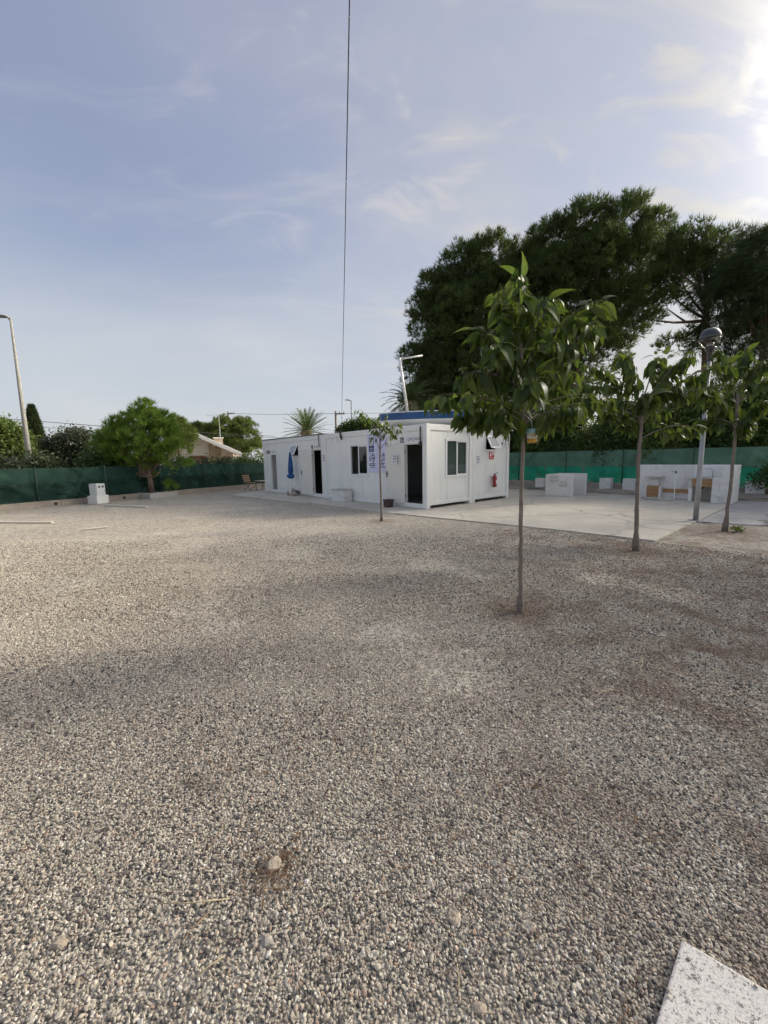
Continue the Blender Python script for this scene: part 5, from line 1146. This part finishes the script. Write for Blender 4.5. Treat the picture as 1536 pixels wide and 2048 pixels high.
def mulberry(label, base, trunk, rad, tips, seed, nleaf, size, parts=300, hub=(.55, 1.0), group='young mulberry trees in the gravel', knobs=True):
    rg = random.Random(seed); b = Vector(base); root = thing('mulberry_tree', label, 'tree', base, 0, group)
    tr = [Vector(p)-b for p in trunk]; fine = []
    for i in range(len(tr)-1):
        for s_ in range(5): fine.append(tr[i].lerp(tr[i+1], s_/5)+Vector((rg.uniform(-.006, .006), rg.uniform(-.006, .006), 0)))
    fine.append(tr[-1]); n = len(fine)
    rr = [rad*(1.0-.45*i/(n-1))*rg.uniform(.93, 1.07) for i in range(n)]
    for i, p in enumerate(fine):
        if p.z < .2: rr[i] *= 1.6
    t_ = MB().tube(fine, rr, 10)
    if knobs:
        for i in range(4, n-3, 2):
            a = rg.uniform(0, 6.28); d = Vector((math.cos(a), math.sin(a), .3)); t_.tube([fine[i], fine[i]+d*rr[i]*1.0, fine[i]+d*rr[i]*1.45], [rr[i]*.5, rr[i]*.34, rr[i]*.12], 6)
    t_.build('trunk', MAT['bark_grey'], root, True)
    spots = []
    for tip in tips:
        e = Vector(tip)-b; k = rg.uniform(*hub); zt = tr[-1].z*k
        zt = min(zt, tr[-1].z); s_ = min(fine, key=lambda p: abs(p.z-min(zt, max(tr[-1].z*.62, e.z-.15)))); L_ = (e-s_).length
        c1 = s_+(e-s_)*.35+Vector((rg.uniform(-.06, .06), rg.uniform(-.06, .06), .16*L_)); c2 = s_+(e-s_)*.75+Vector((rg.uniform(-.06, .06), rg.uniform(-.06, .06), .14*L_)); P = []
        for i in range(11):
            u = i/10; P.append(s_*(1-u)**3+c1*3*u*(1-u)**2+c2*3*u*u*(1-u)+e*u**3)
        MB().tube(P, [rad*.34*(1-.85*i/10) for i in range(11)], 6).build('branch', MAT['bark_grey'], root, True)
        out = Vector((e.x-s_.x, e.y-s_.y, 0)); out = out.normalized() if out.length > .02 else Vector((1, 0, 0))
        for i in range(nleaf//len(tips)):
            u = rg.uniform(.22, 1.0)**.8; k_ = u*10; a = int(min(k_, 9)); spots.append((P[a].lerp(P[a+1], k_-a), out, u))
    rg.shuffle(spots); rest = []
    for i, (p, out, u) in enumerate(spots):
        a = rg.uniform(0, 6.283); hd = Vector((math.cos(a), math.sin(a), 0)); dirn = (hd*rg.uniform(.15, .7)+out*.3*rg.uniform(0, 1)+Vector((0, 0, -rg.uniform(.5, 1.3) if rg.random() < .9 else rg.uniform(.0, .4)))).normalized()
        nrm = Vector((rg.gauss(0, .6), rg.gauss(0, .6), 1)); nrm = (nrm-dirn*nrm.dot(dirn)).normalized(); sz = size*rg.uniform(.45, 1.28)*(1.0 if u < .85 else .8)
        pos = p+hd*rg.uniform(.01, .06)+dirn*sz*.38
        M = Matrix((dirn, nrm.cross(dirn), nrm)).transposed().to_4x4(); M = Matrix.Translation(pos) @ M @ Matrix.Diagonal((sz, sz, sz, 1))
        if i < parts:
            o = bpy.data.objects.new('leaf', LEAF[i % 6]); col.objects.link(o); o.parent = root; o.matrix_local = M
        else: rest.append((i % 6, M, rg.random()))
    if rest:
        T, V = [], []
        for k, M, val in rest:
            me = LEAF[k]; vs = [M @ v_.co for v_ in me.vertices]
            for pl_ in me.polygons:
                q = [vs[j] for j in pl_.vertices]; T += [(q[0], q[1], q[2]), (q[0], q[2], q[3])]; V += [val, val]
        link('foliage', tri_mesh('foliage', np.array([[tuple(x) for x in t] for t in T]), np.array(V)), MAT['mulberry_mass'], root, 'stuff')
    return root
mulberry('nearest mulberry with slender trunk and broad drooping leaves', (1.48, 4.23, 0), [(1.48, 4.23, -.02), (1.48, 4.22, .2), (1.47, 4.22, .71), (1.46, 4.22, 1.25), (1.46, 4.22, 2.03), (1.44, 4.22, 2.48), (1.41, 4.22, 2.85)], .026,
    [(1.21, 4.3, 3.44), (1.32, 4.1, 3.46), (1.61, 4.2, 3.28), (1.9, 4.6, 3.40), (2.20, 4.2, 3.23), (1.99, 3.9, 2.95), (0.54, 4.3, 2.34), (0.74, 4.0, 2.5), (0.80, 4.35, 2.16), (1.01, 4.3, 3.0), (1.01, 3.8, 2.72), (2.1, 4.5, 2.6), (2.36, 4.3, 2.30), (1.94, 4.0, 2.2), (1.74, 4.5, 2.15), (1.15, 4.0, 2.17), (0.97, 4.5, 2.22), (1.58, 3.8, 2.75), (1.33, 3.7, 2.4), (2.13, 4.8, 2.47), (1.15, 4.8, 2.37)], 1, 1040, .175, hub=(.72, 1.0))
mulberry('second mulberry, dark trunk rising before the concrete slab corner', (4.47, 6.95, 0), [(4.47, 6.95, -.02), (4.43, 6.95, .91), (4.41, 6.95, 1.61), (4.42, 6.95, 2.2), (4.41, 6.95, 2.72)], .036,
    [(3.15, 6.9, 2.85), (3.55, 7.2, 3.30), (3.98, 6.8, 3.35), (4.82, 7.2, 3.4), (5.11, 6.9, 3.35), (5.85, 7.1, 3.22), (3.45, 6.5, 2.6), (5.6, 6.8, 2.7), (4.3, 6.6, 2.7), (4.92, 6.8, 2.85), (5.54, 7.2, 2.12), (4.29, 7.2, 2.3), (5.05, 7.3, 2.45), (3.68, 6.9, 2.42)], 2, 860, .19, hub=(.75, 1.0))
mulberry('rightmost mulberry with thin trunk at the grey slab edge', (7.48, 8.62, 0), [(7.46, 8.61, -.02), (7.48, 8.6, .9), (7.48, 8.6, 1.76), (7.47, 8.6, 2.4), (7.45, 8.6, 2.9)], .037,
    [(6.45, 8.6, 3.35), (6.75, 8.4, 3.8), (7.76, 8.9, 3.9), (7.94, 8.6, 3.6), (8.5, 8.6, 3.35), (6.5, 8.3, 2.86), (7.75, 8.9, 3.04), (7.94, 8.5, 2.77), (6.79, 8.7, 2.4), (7.59, 8.4, 2.36)], 3, 640, .21, hub=(.72, 1.0))
mulberry('thin sapling with sparse dark leaves before the posters', (-.07, 10.92, 0), [(-.07, 10.92, -.02), (-.08, 10.92, 1.13), (-.08, 10.92, 1.94), (-.07, 10.92, 2.45)], .032,
    [(-.62, 10.8, 3.02), (-.35, 11.0, 2.72), (.14, 11.0, 2.92), (.46, 10.8, 2.66), (-.06, 11.2, 2.90), (.50, 11.1, 2.50), (-.23, 10.8, 2.5), (.30, 11.0, 2.4)], 4, 112, .15, hub=(.78, 1.0), knobs=False)
# fruit fly trap hanging in the first mulberry
jr = thing('hanging_jar', 'small trap jar with pale blue lid and amber liquid hanging in the mulberry', 'jar', (1.535, 4.17, 1.845))
MB().lathe([(0, 0), (.042, 0), (.047, .012), (.049, .040)], 20).build('liquid', MAT['jar_liquid'], jr, True)
MB().lathe([(.0495, .041), (.054, .105), (.0, .105)], 20).build('jar_body', MAT['jar_clear'], jr, True)
MB().lathe([(.058, .10), (.060, .106), (.060, .135), (.054, .142), (0, .142)], 20).build('lid', MAT['jar_blue'], jr, True)
MB().tube([(0, 0, .142), (-.01, 0, .22), (-.07, .05, .30), (-.075, .05, .42)], .003, 6).build('hanger', MAT['white_plastic'], jr, True)
m = MB()
for i in range(4):
    a0, a1 = R(-120)+R(14)*i, R(-120)+R(14)*(i+1); m.face([(.0535*math.cos(a), .0535*math.sin(a), z) for a, z in ((a0, .055), (a1, .055), (a1, .092), (a0, .092))])
m.build('sticker', MAT['straw'], jr)
